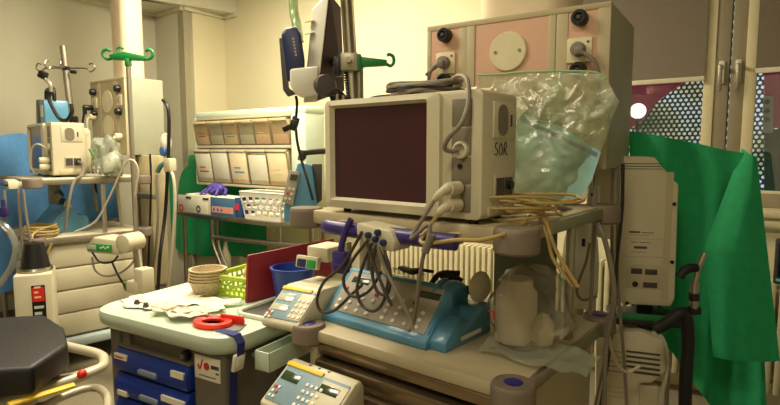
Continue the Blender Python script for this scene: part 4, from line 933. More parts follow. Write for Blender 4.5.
for k in range(6): tiltbin(xw+k*n6, xw+(k+1)*n6, zm+.014, zr1-.045, 3, ms[k], 0, k)
for k in range(5): tiltbin(xw+k*n5, xw+(k+1)*n5, zr0+.002, zm-.03, 3, [PAPER, PAPER, PAPERT, PAPER, PAPERT][k], 1, k)
# green covered machine behind the table
GM = Frame(*TF.w(-.35,.52).xy, -36)
gmx0 = GM.pix(173,160,.0).x
gmt = thing('ventilator_machine', 'cream vented machine under the green cover behind the steel table', 'medical device', GM.w(0,0,0), -36)
mk('body', b2(gmx0-.10,gmx0+1.0,.02,.14,.03,1.36,.02), CREAM, gmt); zz = GM.pix(185,265,.0).z
mk('vent_slots', [b2(gmx0+.12,gmx0+.5,.022,.034,.35+.03*i,.365+.03*i) for i in range(12)], DGREY, gmt)
gc = thing('green_cover', 'green cloth cover hanging behind the steel table and its boxes', 'drape', GM.w(0,0,0), -36); gx1 = gmx0+1.45
zb1 = GM.pix(200,252,-.02).z
def gcf(u, v):
    x = gmx0-.03+(gx1-gmx0+.03)*u
    topz = 1.395 if True else 0
    if v < .2: k = v/.2; return (x, .15-.18*k, topz+.01*math.sin(u*9)-.05*max(0,(u-.25))*0)
    k = (v-.2)/.8; return (x, -.03-.02*k+.022*math.sin(u*26+k)*k+.01*math.sin(u*11), topz-(topz-zb1+.03*math.sin(u*6))*k)
mk('cloth', sheet(gcf, 60, 24), GREEN, gc, smooth=80)
bo = TF.pix(226,262,.2); bt = thing('spray_bottle', 'small white bottle behind the table bracket above the green basket', 'bottle', TF.w(TF.pix(226,262,.1).x,.1,TF.pix(226,268,.1).z), -36)
mk('bottle_body', lathe([(.04,0),(.042,.02),(.042,.10),(.02,.16),(.015,.2),(.015,.22),(0,.222)], n=18), CREAM, bt); mk('shelf_bracket', [b2(-.06,.06,-.05,.05,-.012,-.0005), b2(-.03,.03,.04,.38,-.03,-.012)], STEEL, bt)
# small blue pump by the rack at the left of the near monitor
sp0 = P(300,222,2.35); bs_ = thing('handheld_pump', 'upright blue pump with grey keypad left of the near monitor', 'infusion pump', sp0, -10)
def bpl(px, py, dY=0): return P(px, py, 2.35+dY)-sp0
Mi = Matrix.Rotation(R(10), 4, 'Z')
def hx(poly, d0, d1, bev=0): return hexs([Mi @ bpl(x, y, d0) for x, y in poly], [Mi @ bpl(x, y, d1) for x, y in poly], bev)
mk('body', hx(((298,163),(312,165),(318,208),(318,226),(284,222),(284,206)), 0, .12, .008), BLUEP, bs_)
mk('keypad_face', hx(((289,170),(300,172),(293,206),(282,202)), -.012, .004, .003), FACEG, bs_); mk('display', hx(((291,174),(298,175),(296.5,181),(289.5,180)), -.016, -.011), LCD, bs_)
for i in range(3):
    for j in range(2): x, y = 288.5-1.9*i+4*j, 187+5*i+j*.6; mk('key', hx(((x,y),(x+2.4,y+.3),(x+2,y+2.6),(x-.4,y+2.3)), -.015, -.011), (KEYR if (i,j)==(1,0) else KEY), bs_)
mk('grip', [tube([Mi @ bpl(303,158,.03), Mi @ bpl(305,153,.04), Mi @ bpl(316,151.5,.06), Mi @ bpl(326,151,.08)], .014, 12), tube([Mi @ bpl(303,151,.03), Mi @ bpl(301,160,.02)], .016, 10)], DGREY, bs_)
mk('grey_back', hx(((312,164),(322,164),(322,200),(316,205)), .02, .1, .004), DGREY, bs_)
pst = [Mi @ bpl(312,215,.14), None]; mk('mounting_post', [tube([(.05,.16,-.0),(.05,.16,-sp0.z+.03)], .016, 10), box(.10,.05,.03,(.05,.13,.03),.004), cyl(.12,.02,(.05,.16,-sp0.z+.012))], STEEL, bs_)
#TROLLEY
# ------------------------------------------------------------------ blue drawer trolley
TRF = Frame(-.81, 1.815, -30); TZ2 = .856
tr = fthing('drawer_trolley', 'grey trolley with blue drawers and a white tray top', 'trolley', TRF)
TWd, TD = .70, .80
def rloop(w, d, r, cx, cy, z, n=6): return [Vector((a, b, z)) for a, b in rrect(w, d, r, n, (cx, cy))]
TCX = -.01
loops_ = [rloop(TWd-.06,TD-.06,.08,TCX,TD/2,TZ2-.075), rloop(TWd-.01,TD-.01,.10,TCX,TD/2,TZ2-.065), rloop(TWd+.03,TD+.03,.11,TCX,TD/2,TZ2-.045), rloop(TWd+.04,TD+.04,.115,TCX,TD/2,TZ2-.02), rloop(TWd+.03,TD+.03,.11,TCX,TD/2,TZ2-.002), rloop(TWd-.0,TD-.0,.10,TCX,TD/2,TZ2+.004), rloop(TWd-.04,TD-.04,.085,TCX,TD/2,TZ2-.001), rloop(TWd-.07,TD-.07,.07,TCX,TD/2,TZ2-.008)]
vs, fs = [], []; n = len(loops_[0])
for l in loops_: vs += l
for i in range(len(loops_)-1):
    for k in range(n): fs.append([i*n+k, i*n+(k+1) % n, (i+1)*n+(k+1) % n, (i+1)*n+k])
fs.append(list(reversed(range(n)))); fs.append([(len(loops_)-1)*n+k for k in range(n)])
mk('tray_top', (vs, fs), TRAYW, tr)
TS = TZ2-.008                                   # surface things stand on
# recessed open bin with raised rim at the right of the top
rrp = lambda o: rrect(.17+o,.38+o,.05,4,(.235,.42))
mk('recess_floor', prism(rrp(0), TS-.001, TS+.002, 'xy'), DGREY, tr)
mk('recess_rim', tube([Vector((a,b,TS+.006)) for a, b in rrp(.012)], .010, 8, 2, True), TRAYW, tr)
mk('hand_slot', prism([(.16,.075),(.26,.055),(.30,.10),(.27,.16),(.22,.10)], TS-.001, TS+.004, 'xy', .001), GREYC, tr)
# body: pillars, recess and drawers
xp = .144
mk('pillar', [prism(rrect(.30-xp,.26,.025,6,((.30+xp)/2,.155)), .12, TZ2-.07, 'xy')], GREYC, tr)
mk('pillar', prism(rrect(.06,.10,.02,4,(-.285,.075)), .12, TZ2-.07, 'xy'), GREYC, tr)
mk('carcass', [b2(-.29,.29,.06,.74,.12,TZ2-.07,.01)], DGREY, tr)
mk('top_recess', [b2(-.255,xp,.045,.06,TZ2-.135,TZ2-.075), b2(-.255,xp,.02,.05,TZ2-.136,TZ2-.126,.003), b2(-.23,-.19,.028,.05,TZ2-.127,TZ2-.08)], GREYC, tr)
lk = TRF.pix(176,349,.03); lo = mk('lock_knob', [cyl(.017,.03,(xp-.035,.035,TZ2-.105),'y',18,.004)], BLACK, tr); mk('lock_core', cyl(.009,.034,(xp-.035,.033,TZ2-.105),'y',14), STEEL, lo)
for k in range(6):
    z1 = TZ2-.135-.095*k; z0 = z1-.091
    d = mk('drawer', [prism([(.01,z0+.004),(.002,z0+.03),(.004,z1-.03),(.018,z1-.003),(.06,z1-.003),(.06,z0+.004)], -.258, xp-.002, 'yz', .004)], BLUED, tr)
    w = xp+.258; cxx = (xp-.258)/2
    mk('drawer_grip', prism(rrect(.10,.020,.009,4,(cxx,z1-.060)), -.004, .006, 'xz', .001), mat('grip_grey_blue',(130,140,160),.45), d)
    if k == 0:
        mk('drawer_label', b2(-.245,-.175,-.001,.008,z1-.038,z1-.018), PAPER, d); mk('label_print', b2(-.24,-.19,-.002,.0,z1-.031,z1-.026), KEYR, d)
        mk('drawer_label', b2(xp-.075,xp-.012,-.001,.008,z1-.042,z1-.020), PAPER, d)
    elif k < 3:
        mk('drawer_label', b2(xp-.13,xp-.01,-.002,.008,z1-.045,z1-.025), PAPER, d); mk('drawer_label', b2(-.235,-.18,-.002,.008,z1-.08,z1-.062), PAPER, d)
# label on the pillar
a = TRF.pix(191,352,.02); b = TRF.pix(224,372,.02)
lx0, lx1, lz1, lz0 = xp+.022, .285, TZ2-.085, TZ2-.165
lab = mk('pillar_label', b2(lx0,lx1,.0215,.0262,lz0,lz1,.001), PAPER, tr)
mk('label_tick', [tube([(lx0+.018,.021,lz1-.03),(lx0+.026,.021,lz1-.045),(lx0+.04,.021,lz1-.012)], .003, 6), xf(cyl(.013,.002,(0,0,0),'y',20), (lx0+.058,.0208,lz1-.032))], KEYR, lab)
wl_ = (lx1-lx0-.08)
mk('label_lines', [box(wl_*.115,.0016,.012,(lx0+.079+wl_*(.06+.135*i),.0208,lz1-.030),.0004) for i in range(7)]+[b2(lx0+.10,lx1-.005,.0206,.022,lz1-.052,lz1-.046), b2(lx0+.02,lx1-.02,.0206,.022,lz0+.012,lz0+.015)], DGREY, lab)
for x in (-.25,.25):
    for y in (.1,.6): castor(tr, x, y)
# strap over the tray rim
sx = .045
st = fthing('fabric_strap', 'navy strap with a white buckle hanging over the front corner of the drawer trolley', 'strap', TRF)
def strip(path, w, th):
    sh = []
    for i in range(len(path)-1):
        (y0, z0), (y1, z1) = path[i], path[i+1]; L_ = math.hypot(y1-y0, z1-z0); ny, nz = -(z1-z0)/L_*th, (y1-y0)/L_*th
        A = lambda y, z, k: Vector((y, sx+k*w/2, z))
        sh.append(hexs([A(y0,z0,-1),A(y0,z0,1),A(y1,z1,1),A(y1,z1,-1)],[A(y0+ny,z0+nz,-1),A(y0+ny,z0+nz,1),A(y1+ny,z1+nz,1),A(y1+ny,z1+nz,-1)]))
    return sh
mk('webbing', strip([(.26,TS+.014),(.31,TS+.016),(.343,TZ2+.006),(.361,TZ2-.02),(.358,TZ2-.06),(.335,TZ2-.09),(.322,TZ2-.14),(.316,TZ2-.3),(.314,TZ2-.55)], .032, -.002), STRAPB, st)
mk('buckle', [box(.016,.046,.06,(.345,sx,TZ2-.085),.006,(0,12,0)), box(.008,.03,.035,(.354,sx,TZ2-.083),.004,(0,12,0))], WHITE, st)
# pale side box hooked on the right end of the trolley
sbx = fthing('side_box', 'pale grey open box hooked on the right side of the drawer trolley', 'box', TRF)
bxw = [b2(.372,.378,.09,.38,.735,.80,.002), b2(.43,.436,.09,.38,.735,.80,.002), b2(.372,.436,.09,.096,.735,.80,.002), b2(.372,.436,.374,.38,.735,.80,.002), b2(.372,.436,.09,.38,.735,.741,.002)]
mk('shell', bxw, TRAYW, sbx)
for yy in (.15,.30): mk('hook', b2(.295,.374,yy,yy+.03,.745,.757), TRAYW, sbx)
# ------------------------------------------------------------------ things on the trolley
bwp = TRF.pixz(199,297,TS)
for i in range(5):
    t = thing('pulp_bowl', 'beige paper pulp bowl in the stack on the drawer trolley' + (', topmost' if i == 4 else ', lowest' if i == 0 else ''), 'bowl', TRF.w(bwp.x+.0015*i,bwp.y+.045,TS+.001+.0125*i), 30*i, 'stacked pulp bowls')
    o = [( .0,0),(.046,0),(.056,.006),(.072,.05),(.076,.062),(.082,.064),(.082,.068),(.072,.068),(.066,.05),(.051,.0115),(.0,.009)]
    mk('bowl', lathe([(r*.93, z*.9) for r, z in o], n=32), PULP, t)
    bpy.data.objects[t.name]['label'] = ['lowest beige paper pulp bowl of the stack on the drawer trolley','second beige pulp bowl from the bottom of the trolley stack','middle beige pulp bowl of the stack on the drawer trolley','second beige pulp bowl from the top of the trolley stack','topmost beige paper pulp bowl of the stack on the drawer trolley'][i]
kp = TRF.pixz(231,296,TS)
bk2 = basket('lime_basket', 'lime green pierced basket behind the pulp bowls on the trolley', 'basket', TRF.w(kp.x+.02,kp.y+.09,TS+.001), -35+8, .20, .24, .088, LIME, .86, hole=7)
ob = Vector(bk2.location)
t = thing('folded_cloth', 'yellow folded cloth in the lime green basket', 'cloth', ob+Vector((.02,.05,.008)), -20); mk('cloth', xf(crumple(.06,.05,.055,4.4,amp=.2), (0,0,.058)), mat('dull_yellow_cloth',(206,180,90),.85), t)
t = thing('small_bottle', 'small white-capped bottle in the lime green basket', 'bottle', ob+Vector((.05,-.02,.008)), 0); mk('bottle_body', lathe([(.02,0),(.021,.01),(.021,.08),(.010,.095),(.010,.1)], n=16), mat('amber_bottle',(150,110,50),.3), t); mk('cap', cyl(.012,.02,(0,0,.109),n=14), WHITE, t)
# maroon folder standing
f0 = PZ(246,303,TS); f1d = Vector((math.cos(R(58)), math.sin(R(58)), 0))
fo = thing('document_folder', 'maroon folder standing on its long edge at the right of the lime basket', 'folder', f0, 43)
mk('cover', prism([(0,.001),(.42,.001),(.432,.21),(.012,.19)], -.006, .006, 'xz', .002), REDF, fo)
mk('folder_spine', prism([(.0,.001),(.006,.001),(.018,.186),(.012,.186)], -.009, .009, 'xz', .002), REDF, fo)
mk('folder_flap', prism([(.02,.001),(.40,.001),(.41,.17),(.03,.16)], .010, .016, 'xz', .002), REDF, fo)
# blue bowl
bw_ = Vector((-.385,2.115,TS+.0025))
bb2 = thing('blue_bowl', 'royal blue round plastic bowl in front of the maroon folder', 'bowl', bw_)
mk('bowl', lathe([(0,0),(.065,0),(.07,.004),(.086,.130),(.092,.133),(.092,.138),(.082,.138),(.066,.008),(0,.006)], n=36), BLUEB, bb2)
# red ring lid
rr_ = PZ(213,325,TS); rt2 = thing('red_ring', 'bright red plastic ring lying at the front of the trolley top', 'ring', (rr_.x,rr_.y,TS+.001), -25)
mk('ring', xf(lathe([(.035,.004),(.038,.0),(.062,.0),(.066,.006),(.062,.016),(.045,.018),(.036,.012),(.035,.004)], n=40), (0,0,0), (0,0,0), (1.15,.85,1)), RED, rt2)
mk('strap_tail', [prism([(.0,.0),(.10,.0),(.105,.012),(.10,.032),(.0,.028)], .035, .043, 'xz', .002)], RED, rt2)
# papers and packets
random.seed(21)
pks = [(146,303,.20,.15,-10,PAPER,'white paper wrapper lying leftmost on the trolley top'),(172,300,.24,.17,20,PAPER,'large white wrapper spread in the middle of the trolley top'),(203,306,.24,.12,8,mat('pale_green_wrapper',(222,226,196),.6),'pale green tinted wrapper in front of the pulp bowls'),(180,318,.20,.07,-4,PAPERG,'grey glossy packet sticking out in front of the white wrappers'),(196,316,.14,.06,25,PAPERP,'peach-printed packet beside the red ring')]
for i, (px, py, w, d, a, m, lb) in enumerate(pks):
    p = PZ(px, py, TS); t = thing('paper_wrapper', lb, 'packet', (p.x,p.y,TS+.002+.004*i), -25+a)
    mk('sheet', sheet(lambda u, v, w=w, d=d, i=i: ((u-.5)*w+.02*math.sin(v*7+i), (v-.5)*d+.015*math.sin(u*9+i*2), .003+.013*abs(noise.noise(Vector((u*3.5,v*3.5,i*2.0))))+.006*(u-.5)**2), 24, 18), m, t, solid=.0012, smooth=30)
p = PZ(164,313,TS); t = thing('tourniquet_packet', 'tan patterned packet between the white wrappers on the trolley', 'packet', (p.x,p.y,TS+.0205), -30); mk('sleeve', box(.09,.05,.008,(0,0,.005),.003), PAPERT, t)
for k, (px, py, lb) in enumerate(((137,306,'small dark vial cap further from the wrappers on the trolley'),(146,309,'small dark vial cap touching the white wrappers on the trolley'))):
    p = PZ(px, py, TS); t = thing('vial_cap', lb, 'cap', (p.x,p.y,TS+.001)); mk('cap', [cyl(.011,.016,(0,0,.009),n=16,bev=.003), cyl(.008,.008,(0,0,.02),n=14,bev=.002)], FACEG if False else DGREY, t)
# ------------------------------------------------------------------ stretcher at the lower left
SZ = .72
pad = [PZ(0,319,SZ), PZ(45,314,SZ), PZ(64,326,SZ), PZ(68,343,SZ), PZ(32,367,SZ), PZ(0,376,SZ)]
pad = [p.xy for p in pad]; pad = [Vector((-2.35,pad[0].y-.1))]+pad[1:5]+[Vector((-2.35,1.55))]
so_ = Vector((-1.6,2.0,0))
stc = thing('stretcher', 'patient stretcher with thick black pad and cream tube rail at the lower left', 'stretcher', so_)
pa = [(v.x-so_.x, v.y-so_.y) for v in pad]
mk('pad', prism(pa, SZ-.10, SZ, 'xy', .018, 3), MATTR, stc)
def sv(px, py, z): return PZ(px, py, z)-so_
rz0 = .58
rail = [sv(-40,420,rz0), sv(0,402,rz0), sv(60,384,rz0), sv(97,370,rz0), sv(104,362,rz0), sv(98,354,rz0), sv(66,346,rz0), sv(40,338,rz0)]
mk('side_rail', tube(rail, .020, 12), BEDF, stc)
mk('inner_rail', tube([v+Vector((-.09,.02,.0)) for v in (sv(-20,405,rz0), sv(60,374,rz0), sv(74,360,rz0), sv(66,351,rz0))], .016, 12), BEDF, stc)
ya, yb = sv(8,405,rz0+.024), sv(74,385,rz0+.024)
mk('yellow_strip', tube([ya, (ya+yb)/2, yb], .017, 10, flat=.5), YEL, stc); rb = sv(82,374,rz0+.02)
mk('red_button', ball(.018, rb, n=16), RED, stc)
lower = [sv(20,420,.46), sv(60,398,.46), sv(90,388,.46), sv(104,392,.46), sv(108,405,.46), sv(104,425,.46)]
mk('lower_rail', tube(lower, .016, 10), BEDF, stc)
mk('undercarriage', [b2(-.75,.30,.02,.10,.50,.58,.01), b2(-.75,.22,-.30,-.22,.50,.58,.01), b2(-.72,.25,-.3,.06,.59,SZ-.10), b2(-.5,-.42,-.26,.08,.16,.52,.01), b2(.10,.18,-.26,.08,.16,.52,.01), b2(-.6,.25,-.1,-.04,.14,.2)], DGREY, stc)
mk('rail_bracket', tube([(.28,.06,.55),(.37,.05,.57),(.43,.10,rz0)], .014, 8), BEDF, stc); mk('rail_bracket', tube([(.2,-.26,.54),(.30,-.24,.56),(.36,-.18,rz0)], .014, 8), BEDF, stc)
for x, y in ((-.5,.08),(.14,.08),(-.5,-.26),(.14,-.26)): castor(stc, x, y)
# ------------------------------------------------------------------ far machine cart and what stands on it
b0 = PZ(36,238,ZL); FRc = Vector((b0.x, b0.y, 0))
FX = Frame(0,0,-45); fo_ = FRc-FX.x*.36; FA = Frame(fo_.x, fo_.y, -45)
medcart('anaesthesia_cart', 'cream machine cart with drawers at the far left in front of the blue sheet', FA, far=True)
def fw(px, py, ly): return FA.w(*FA.pix(px, py, ly))
mf = PZ(53,178,ZU)
fm0 = FA.pixz(54,177.5,ZU+.004)
FM = Frame(*P(54,177,3.62).xy, -45, ZU)
MON2 = monitor('cream monitor on the far cart at the left, seen mainly from its side', FM, txt=False)
MON2.scale = (1.12,)*3
def fmw(x, y, z): return FM.w(x*1.12, y*1.12, z*1.12)
cable('looping_cable', 'pale cable looping from the far monitor socket down to its shelf', [fmw(-.055,-.02,.18),fmw(-.07,-.06,.20),fmw(-.12,-.08,.17),fmw(-.16,-.08,.06),fmw(-.17,-.05,.015)], .0065, CABW)
t = thing('cable_plug', 'cream plug in the lower socket of the far monitor', 'plug', fmw(-.058,-.006,.105), -45); mk('plug_body', cyl(.02,.06,(0,-.03,0),'y',14,.005), CREAM, t); mk('plug_body', cyl(.02,.06,(0,-.03,-.045),'y',14,.005), CREAM, t)
cable('side_cable', 'dark cable bending from the far monitor side over the shelf edge', [fmw(.02,.13,.095),fmw(.07,.14,.08),fmw(.12,.12,.02),fmw(.17,.06,-.02),fmw(.19,.02,-.15),fmw(.17,.0,-.3)], .009, CABG)
# blue box on the far monitor
bq = fmw(-.36,.09,.331); bl = thing('suction_unit', 'blue box with a black carrying handle on top of the far monitor', 'medical device', bq, -45); bl.scale = (1.2,1.2,1.2)
mk('case', prism([(-.12,0),(.11,0),(.10,.14),(-.085,.14)], -.06, .07, 'xz', .012), BLUEP, bl)
mk('carry_handle', tube([(-.09,0,.12),(-.085,0,.19),(-.06,0,.21),(.06,0,.21),(.085,0,.19),(.09,0,.12)], .011, 10), BLACK, bl); mk('strap', b2(-.045,.0,-.066,.076,-.0,.146,.004), DGREY, bl); mk('label_sticker', b2(.03,.08,-.064,-.058,.04,.11), PAPER, bl)
c0 = P(43,75,3.72); pr_ = thing('gooseneck_probe', 'black probe head on a coiled cord above the far blue box', 'probe', c0)
L3 = lambda x, y: P(x, y, 3.72)-c0
mk('head', [box(.05,.05,.05,(0,0,.0),.01,(0,25,0))], BLACK, pr_); mk('neck', tube([L3(44,78),L3(50,84),L3(51,92)], .012, 8), ALU, pr_)
mk('cord', tube([L3(51,92),L3(49,98),L3(53,108),L3(60,119),L3(67,120),L3(72,112),L3(71,104)], .013, 8), CABK, pr_)
# IV pole with wire hooks
i0 = P(72.5,128,4.2); it = P(63,46,4.2)
ib = Vector((FA.w(.28,.36).x, 0, 0)); iv = thing('drip_stand', 'leaning metal drip pole with four wire hooks above the far cart', 'drip stand', Vector((i0.x,i0.y,ZU)))
dz = Vector((i0.x,i0.y,ZU)); dirn = (it-i0)
mk('pole', tube([i0-dz+(-dirn)*((i0.z-ZU-.005)/dirn.z), it-dz], .024, 14), ALU, iv)
hb = i0+dirn*((i0.z*0+.73))-dz
for sx_, sy_ in ((-1,0),(1,0),(.45,-1),(-.35,-.9)):
    e = Vector((sx_*.15*(1 if sy_ == 0 else .7), sy_*.12, 0))
    mk('wire_hook', tube([hb, hb+e, hb+e*1.25+Vector((0,0,-.025)), hb+e*1.5+Vector((0,0,.0)), hb+e*1.4+Vector((0,0,.035)), hb+e*1.2+Vector((0,0,.03))], .005, 8), STEEL, iv)
mk('hook_clamp', [box(.05,.05,.03,hb,.006), box(.04,.03,.025,hb+Vector((.07,-.02,-.03)),.006)], BLACK, iv)
mk('pole_clamp', [box(.08,.06,.06,i0-dz+dirn*.10,.012)], BLACK, iv)
# green hook pole
g0_ = P(128,58,3.70); gh = thing('hook_pole', 'slim pole topped by a green double drip hook in front of the far pendant', 'drip stand', (g0_.x,g0_.y,0)); 
gt = P(128,58,3.70).z
mk('pole', cyl(.016,gt,(0,0,gt/2+.0)), ALU, gh); mk('foot', [box(.30,.04,.03,(0,0,.02),.008), box(.04,.30,.03,(0,0,.02),.008)], DGREY, gh)
mk('double_hook', [prism([(-.11,-.012),(.11,-.02),(.12,.012),(.03,.03),(-.02,.04),(-.12,.018)], -.02, .02, 'xz', .005), box(.03,.05,.05,(0,0,-.03),.006)]+[tube([(s*.10,0,.0),(s*.135,0,-.008),(s*.165,0,.012),(s*.165,0,.042),(s*.14,0,.056),(s*.12,0,.045)], .010, 10) for s in (-1,1)]+[tube([(-.06,0,.03),(-.07,0,.055),(-.05,0,.07),(-.03,0,.06)], .008, 8)], GREENP, gh).location = (0,0,gt)
# clear bag beside the far monitor
fb_ = P(108,158,3.75); fbg = thing('crumpled_bag', 'crumpled clear bag with pale green lettering beside the far monitor', 'bag', (fb_.x,fb_.y,ZU+.001), -45)
mk('bag_film', xf(crumple(.13,.09,.13,6.6,amp=.4), (0,0,.131)), film('far_bag_film',(226,232,212),.35,.4,.15,18,.8), fbg, smooth=50); mk('green_patch', xf(box(.06,.004,.07,(0,0,0),.001), (.0,-.10,.16), (20,0,0)), mat('bag_print_green',(140,190,120),.5), fbg); mk('bag_content', xf(crumple(.07,.05,.06,2.6,amp=.3), (0,0,.08)), PAPER, fbg)
# blue pump, cables on the far worktop
bp3 = thing('syringe_pump', 'blue syringe pump on the worktop of the far cart', 'syringe pump', FA.w(-.05,.10,ZL-.012), -45)
mk('body', prism(prof, -.20, .20, 'yz', .006), BLUEP, bp3); mk('control_panel', [xf(box(.20,.13,.004), (-.07,.075,.083), (sl,0,0))], FACEG, bp3)
mk('clamp_barrel', [ball(.06,(-.03,.17,.15),(.8,.6,1.3)), tube([(-.12,.15,.26),(-.02,.15,.275),(.06,.15,.25)], .012, 10)], mat('pump_dark_teal',(50,84,96),.5), bp3); mk('drive_knob', ball(.055,(.13,.16,.15),(.8,.5,1.35)), CREAM, bp3)
yc2 = thing('yellow_cable_coil', 'yellow cable coil on the front corner of the far worktop', 'cable', FA.w(.22,.06,ZL-.012), -45); sh = []
for i in range(5):
    ra = random.uniform(.09,.13); sh.append(tube([(ra*math.cos(2*math.pi*k/10)+random.uniform(-.01,.01), ra*.8*math.sin(2*math.pi*k/10)+random.uniform(-.01,.01), .01+.014*i+random.uniform(0,.01)) for k in range(10)], .0075, 7, 5, True))
sh.append(tube([(.10,-.04,.05),(.15,-.08,.03),(.17,-.09,-.06),(.17,-.06,-.14),(.155,-.02,-.12),(.165,.02,-.03)], .0075, 7))
mk('cord', sh, CABY, yc2)
# green display module on its arm
mo = P(108,246,3.42); md_ = thing('display_module', 'cream module with a green display on an arm right of the far cart', 'medical device', mo, -20)
mk('body', [prism([(-.14,-.045),(.12,-.045),(.15,.0),(.13,.05),(-.08,.06),(-.14,.0)], -.04, .12, 'xz', .012), cyl(.06,.14,(.16,.03,.03),'y',20,.01)], CREAM, md_)
mk('display', b2(-.13,.08,-.046,-.038,-.03,.018,.003), mat('green_label',(40,150,70),.4), md_); mk('pale_window', b2(-.125,-.05,-.048,-.044,-.02,.012,.002), LCDOFF, md_); mk('display_key', [cyl(.006,.004,(-.01+.02*i,-.048,-.006+.008*(i % 2)),'y',10) for i in range(4)], KEY, md_)  # green display with a pale silver window and keys
mk('arm', [tube([(.16,.05,.0),(.17,.06,-.1),(.17,.06,-mo.z+.02)], .018, 10), cyl(.07,.02,(.17,.06,.012-mo.z))], ALU, md_)
for pts, m, lb in (([(92,257),(95,270),(105,276),(120,273),(133,262),(137,248)], CABG, 'grey cable sagging under the far green-display module'),([(92,252),(100,262),(112,262),(118,256)], CABK, 'short black cable under the far green-display module'),([(112,262),(118,275),(126,288)], CABK, 'black cable running down to the box by the far trolley edge'),([(135,195),(138,170),(132,160),(124,166),(108,200),(95,222),(75,232)], CABW, 'pale hose arching above the far worktop'),([(139,250),(141,265),(146,285)], CABW, 'pale hose behind the green-display module')):
    cable('equipment_cable', lb, [P(x, y, 3.36) for x, y in pts], .0065, m)
jn = P(140,282,3.3); jt = thing('suction_box', 'pale box with a green knob behind the drawer trolley', 'medical device', jn, -30)
mk('body', [box(.09,.09,.17,(.0,.03,.0),.012), box(.12,.08,.08,(-.06,.02,-.04),.012)], CREAM, jt); mk('green_knob', cyl(.035,.05,(-.13,.02,-.05),'x',18,.008), GREENP, jt); mk('stand', [cyl(.02,jn.z-.08,(.0,.03,-.085-(jn.z-.1)/2)), cyl(.06,.02,(0,.03,.012-jn.z))], STEEL, jt)
# open box with warning poster, black round bin
PB = Frame(*P(36,300,2.95).xy, 27)
pz0 = PB.pix(20,276).z; pb = thing('equipment_box', 'cream cabinet with a red and black poster in front of the far cart', 'cabinet', PB.w(0,0,0), 27)
xq0, xq1 = PB.pix(14,300).x, PB.pix(53,300).x
mk('body', b2(xq0, xq1, 0, .25, .02, pz0, .01), CREAM, pb)
a, b = PB.pix(31,286), PB.pix(46,304); c = PB.pix(40,322)
ob_ = mk('poster', b2(a.x,b.x,-.005,.002,max(.05,c.z),a.z,.001), BLACK, pb)
mk('red_field', b2(a.x+.004,b.x-.004,-.008,-.003,b.z+.02,a.z-.012), RED, ob_); mk('poster_lines', [b2(a.x+.01,b.x-.01-.01*(i % 2),-.008,-.003,b.z-.02-.035*i,b.z-.005-.035*i) for i in range(4)], PAPERG, ob_)
mk('poster_lines', [b2(a.x+.014,b.x-.02-.012*(i % 2),-.0095,-.0075,b.z+.04+.028*i,b.z+.05+.028*i) for i in range(3)], YEL if False else PAPERP, ob_)
bn = thing('round_canister', 'black round canister with a steel ring on the poster cabinet', 'canister', PB.w(PB.pix(33,276).x,.12,pz0+.001)); mk('body', lathe([(.075,.02),(.07,.05),(.05,.16),(.0,.17)], n=24), BLACK, bn); mk('ring', lathe([(.085,0),(.09,.01),(.085,.022),(.06,.022)], n=28), STEEL, bn)
# hoses at the left border
for pts, r, m, lb in (([(0,222),(10,232),(16,248),(12,266),(3,280),(-6,290)], .02, film('clear_hose',(190,196,190),.5,.4,.1,10,.2), 'clear ribbed hose at the left border beside the far cart'),([(18,190),(20,215),(22,245),(25,275),(26,300),(26,335),(27,388)], .008, CABG, 'grey cable hanging from the far purple handle'),([(23,190),(26,215),(30,240),(28,262),(29,320),(28,388)], .008, CABG, 'second grey cable hanging beside the far purple handle'),([(4,190),(5,210),(4,222)], .009, CABG, 'short grey cable at the left border with the purple plug')):
    cable('equipment_hose', lb, [P(x, y, 3.28) for x, y in pts], r, m, 'hose')
hp = P(4,212,3.27); t = thing('hose_plug', 'small purple plug hanging at the left border', 'plug', hp); mk('plug_body', box(.05,.03,.06,(0,0,0),.008), PURP, t); mk('plug_hose', cyl(.012,.05,(0,0,.05)), PURP, t)
cbk = P(12,184,3.42); t = thing('connector_block', 'pale connector block on the far purple handle', 'connector', cbk, -45); mk('block_body', prism([(-.07,.03),(.05,.02),(.06,-.03),(-.03,-.035),(-.07,-.01)], -.03, .03, 'xz', .006), CREAM, t); mk('knob', [cyl(.012,.02,(-.02+.03*i,-.035,0),'y',12) for i in range(3)], NAVY, t)
# blue sheet covering a bed behind the far cart
bsx = thing('blue_sheet', 'light blue sheet draped behind the far cart at the left border', 'sheet', P(40,180,4.55)); bo_ = P(40,180,4.55)
tops = [(-45,142,3.85),(-10,139,4.12),(8,134,4.25),(22,133,4.38),(40,140,4.48),(62,150,4.58),(90,158,4.66),(118,170,4.72)]
def bsf(u, v):
    a = interp(tops, u)
    p = P(a[0], a[1], a[2]); k = v
    if k < .15: t = k/.15; return p+Vector((.0,.16*(1-t),-.02*(1-t)**2+.0))-bo_
    k = (k-.15)/.85
    return p+Vector((.02*math.sin(u*9)*k, -.05*k+.035*math.sin(u*21+2*k)*(.3+k)+.02*noise.noise(Vector((u*8,k*5,0))), -(p.z-.35)*k))-bo_
mk('cloth', sheet(bsf, 60, 40), BLUES, bsx, smooth=80)
bd = thing('covered_bed', 'raised bed end under the blue sheet at the left border', 'bed', (bo_.x, bo_.y, 0))
bb_ = [P(a, b+5, c+.05)-Vector((bo_.x,bo_.y,0)) for a, b, c in tops[1:]]
lowz = lambda v: Vector((v.x, v.y, .3))
mk('end_board', sheet(lambda u, v: Vector(interp([tuple(q) for q in bb_], u))*(1-v)+lowz(Vector(interp([tuple(q) for q in bb_], u)))*v, 24, 1), CREAM, bd, solid=.02)
for v in (bb_[0], bb_[-1]): mk('leg', cyl(.02,.34,(v.x+.01,v.y+.025,.17)), STEEL, bd)
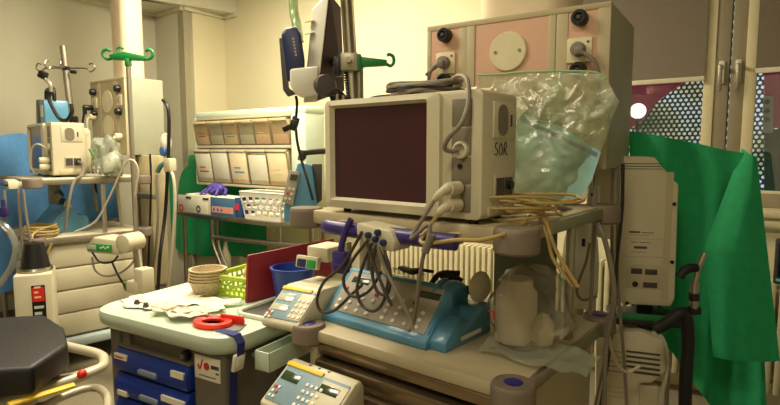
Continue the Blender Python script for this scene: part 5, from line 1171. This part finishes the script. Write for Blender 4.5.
#LIGHT
# ------------------------------------------------------------------ lamps, sky, camera
def ceiling_lamp(label, x, y, z, rz, w, l, power, colr):
    t = thing('ceiling_light', label, 'ceiling light', (x, y, z), rz)
    mk('lamp_frame', [b2(-w/2-.03,w/2+.03,-l/2-.03,l/2+.03,-.03,0,.004)], WHITE, t)
    mk('diffuser', b2(-w/2,w/2,-l/2,l/2,-.034,-.029), mat('lamp_diffuser',(255,236,200),.5,emit=3), t)
    li = bpy.data.lights.new('ceiling_light_lamp', 'AREA'); li.shape = 'RECTANGLE'; li.size = w; li.size_y = l; li.energy = power; li.color = colr
    lo = bpy.data.objects.new('ceiling_light_lamp', li); C.objects.link(lo); lo.parent = t; lo.location = (0,0,-.045)
WARM = (1,.90,.67)
ceiling_lamp('square ceiling lamp above the middle of the room', -.95, 3.45, HZ-.002, -36, 1.2, .6, 98, WARM)
ceiling_lamp('square ceiling lamp above the drawer trolley', -1.5, 1.9, HZ-.002, -36, 1.2, .6, 40, WARM)
ceiling_lamp('added fill lamp on the ceiling behind the camera', -.5, -.3, HZ-.002, -36, .6, .6, 25, WARM)  # unseen lamp added to brighten sides facing the camera
w = bpy.data.worlds.new('daylight'); bpy.context.scene.world = w; w.use_nodes = True
bgn = w.node_tree.nodes['Background']
wn = w.node_tree.nodes.new('ShaderNodeTexNoise'); wn.inputs['Scale'].default_value = 9; wr_ = w.node_tree.nodes.new('ShaderNodeValToRGB')
wtc = w.node_tree.nodes.new('ShaderNodeTexCoord'); w.node_tree.links.new(wtc.outputs['Generated'], wn.inputs['Vector']); w.node_tree.links.new(wn.outputs['Fac'], wr_.inputs['Fac'])
for k_, (p_, c_) in enumerate(((.36,(.10,.16,.08,1)),(.46,(.55,.55,.35,1)),(.55,(.72,.86,1,1)))):
    e_ = wr_.color_ramp.elements[k_] if k_ < 2 else wr_.color_ramp.elements.new(p_)
    e_.position = p_; e_.color = c_
w.node_tree.links.new(wr_.outputs['Color'], bgn.inputs['Color']); bgn.inputs['Strength'].default_value = .9
cam = bpy.data.cameras.new('camera'); co = bpy.data.objects.new('camera', cam); C.objects.link(co)
co.location = (0,0,EYE); co.rotation_euler = (math.pi/2-PITCH, 0, 0)
cam.sensor_width = 36; cam.lens = FPX/780*36; cam.clip_start = .02
sc_ = bpy.context.scene; sc_.camera = co
sc_.view_settings.view_transform = 'Standard'; sc_.view_settings.look = 'None'; sc_.view_settings.gamma = 1; sc_.view_settings.use_curve_mapping = False
sc_.view_settings.exposure = 0.14
try: sc_.cycles.max_bounces = 10; sc_.cycles.transparent_max_bounces = 24
except Exception: pass
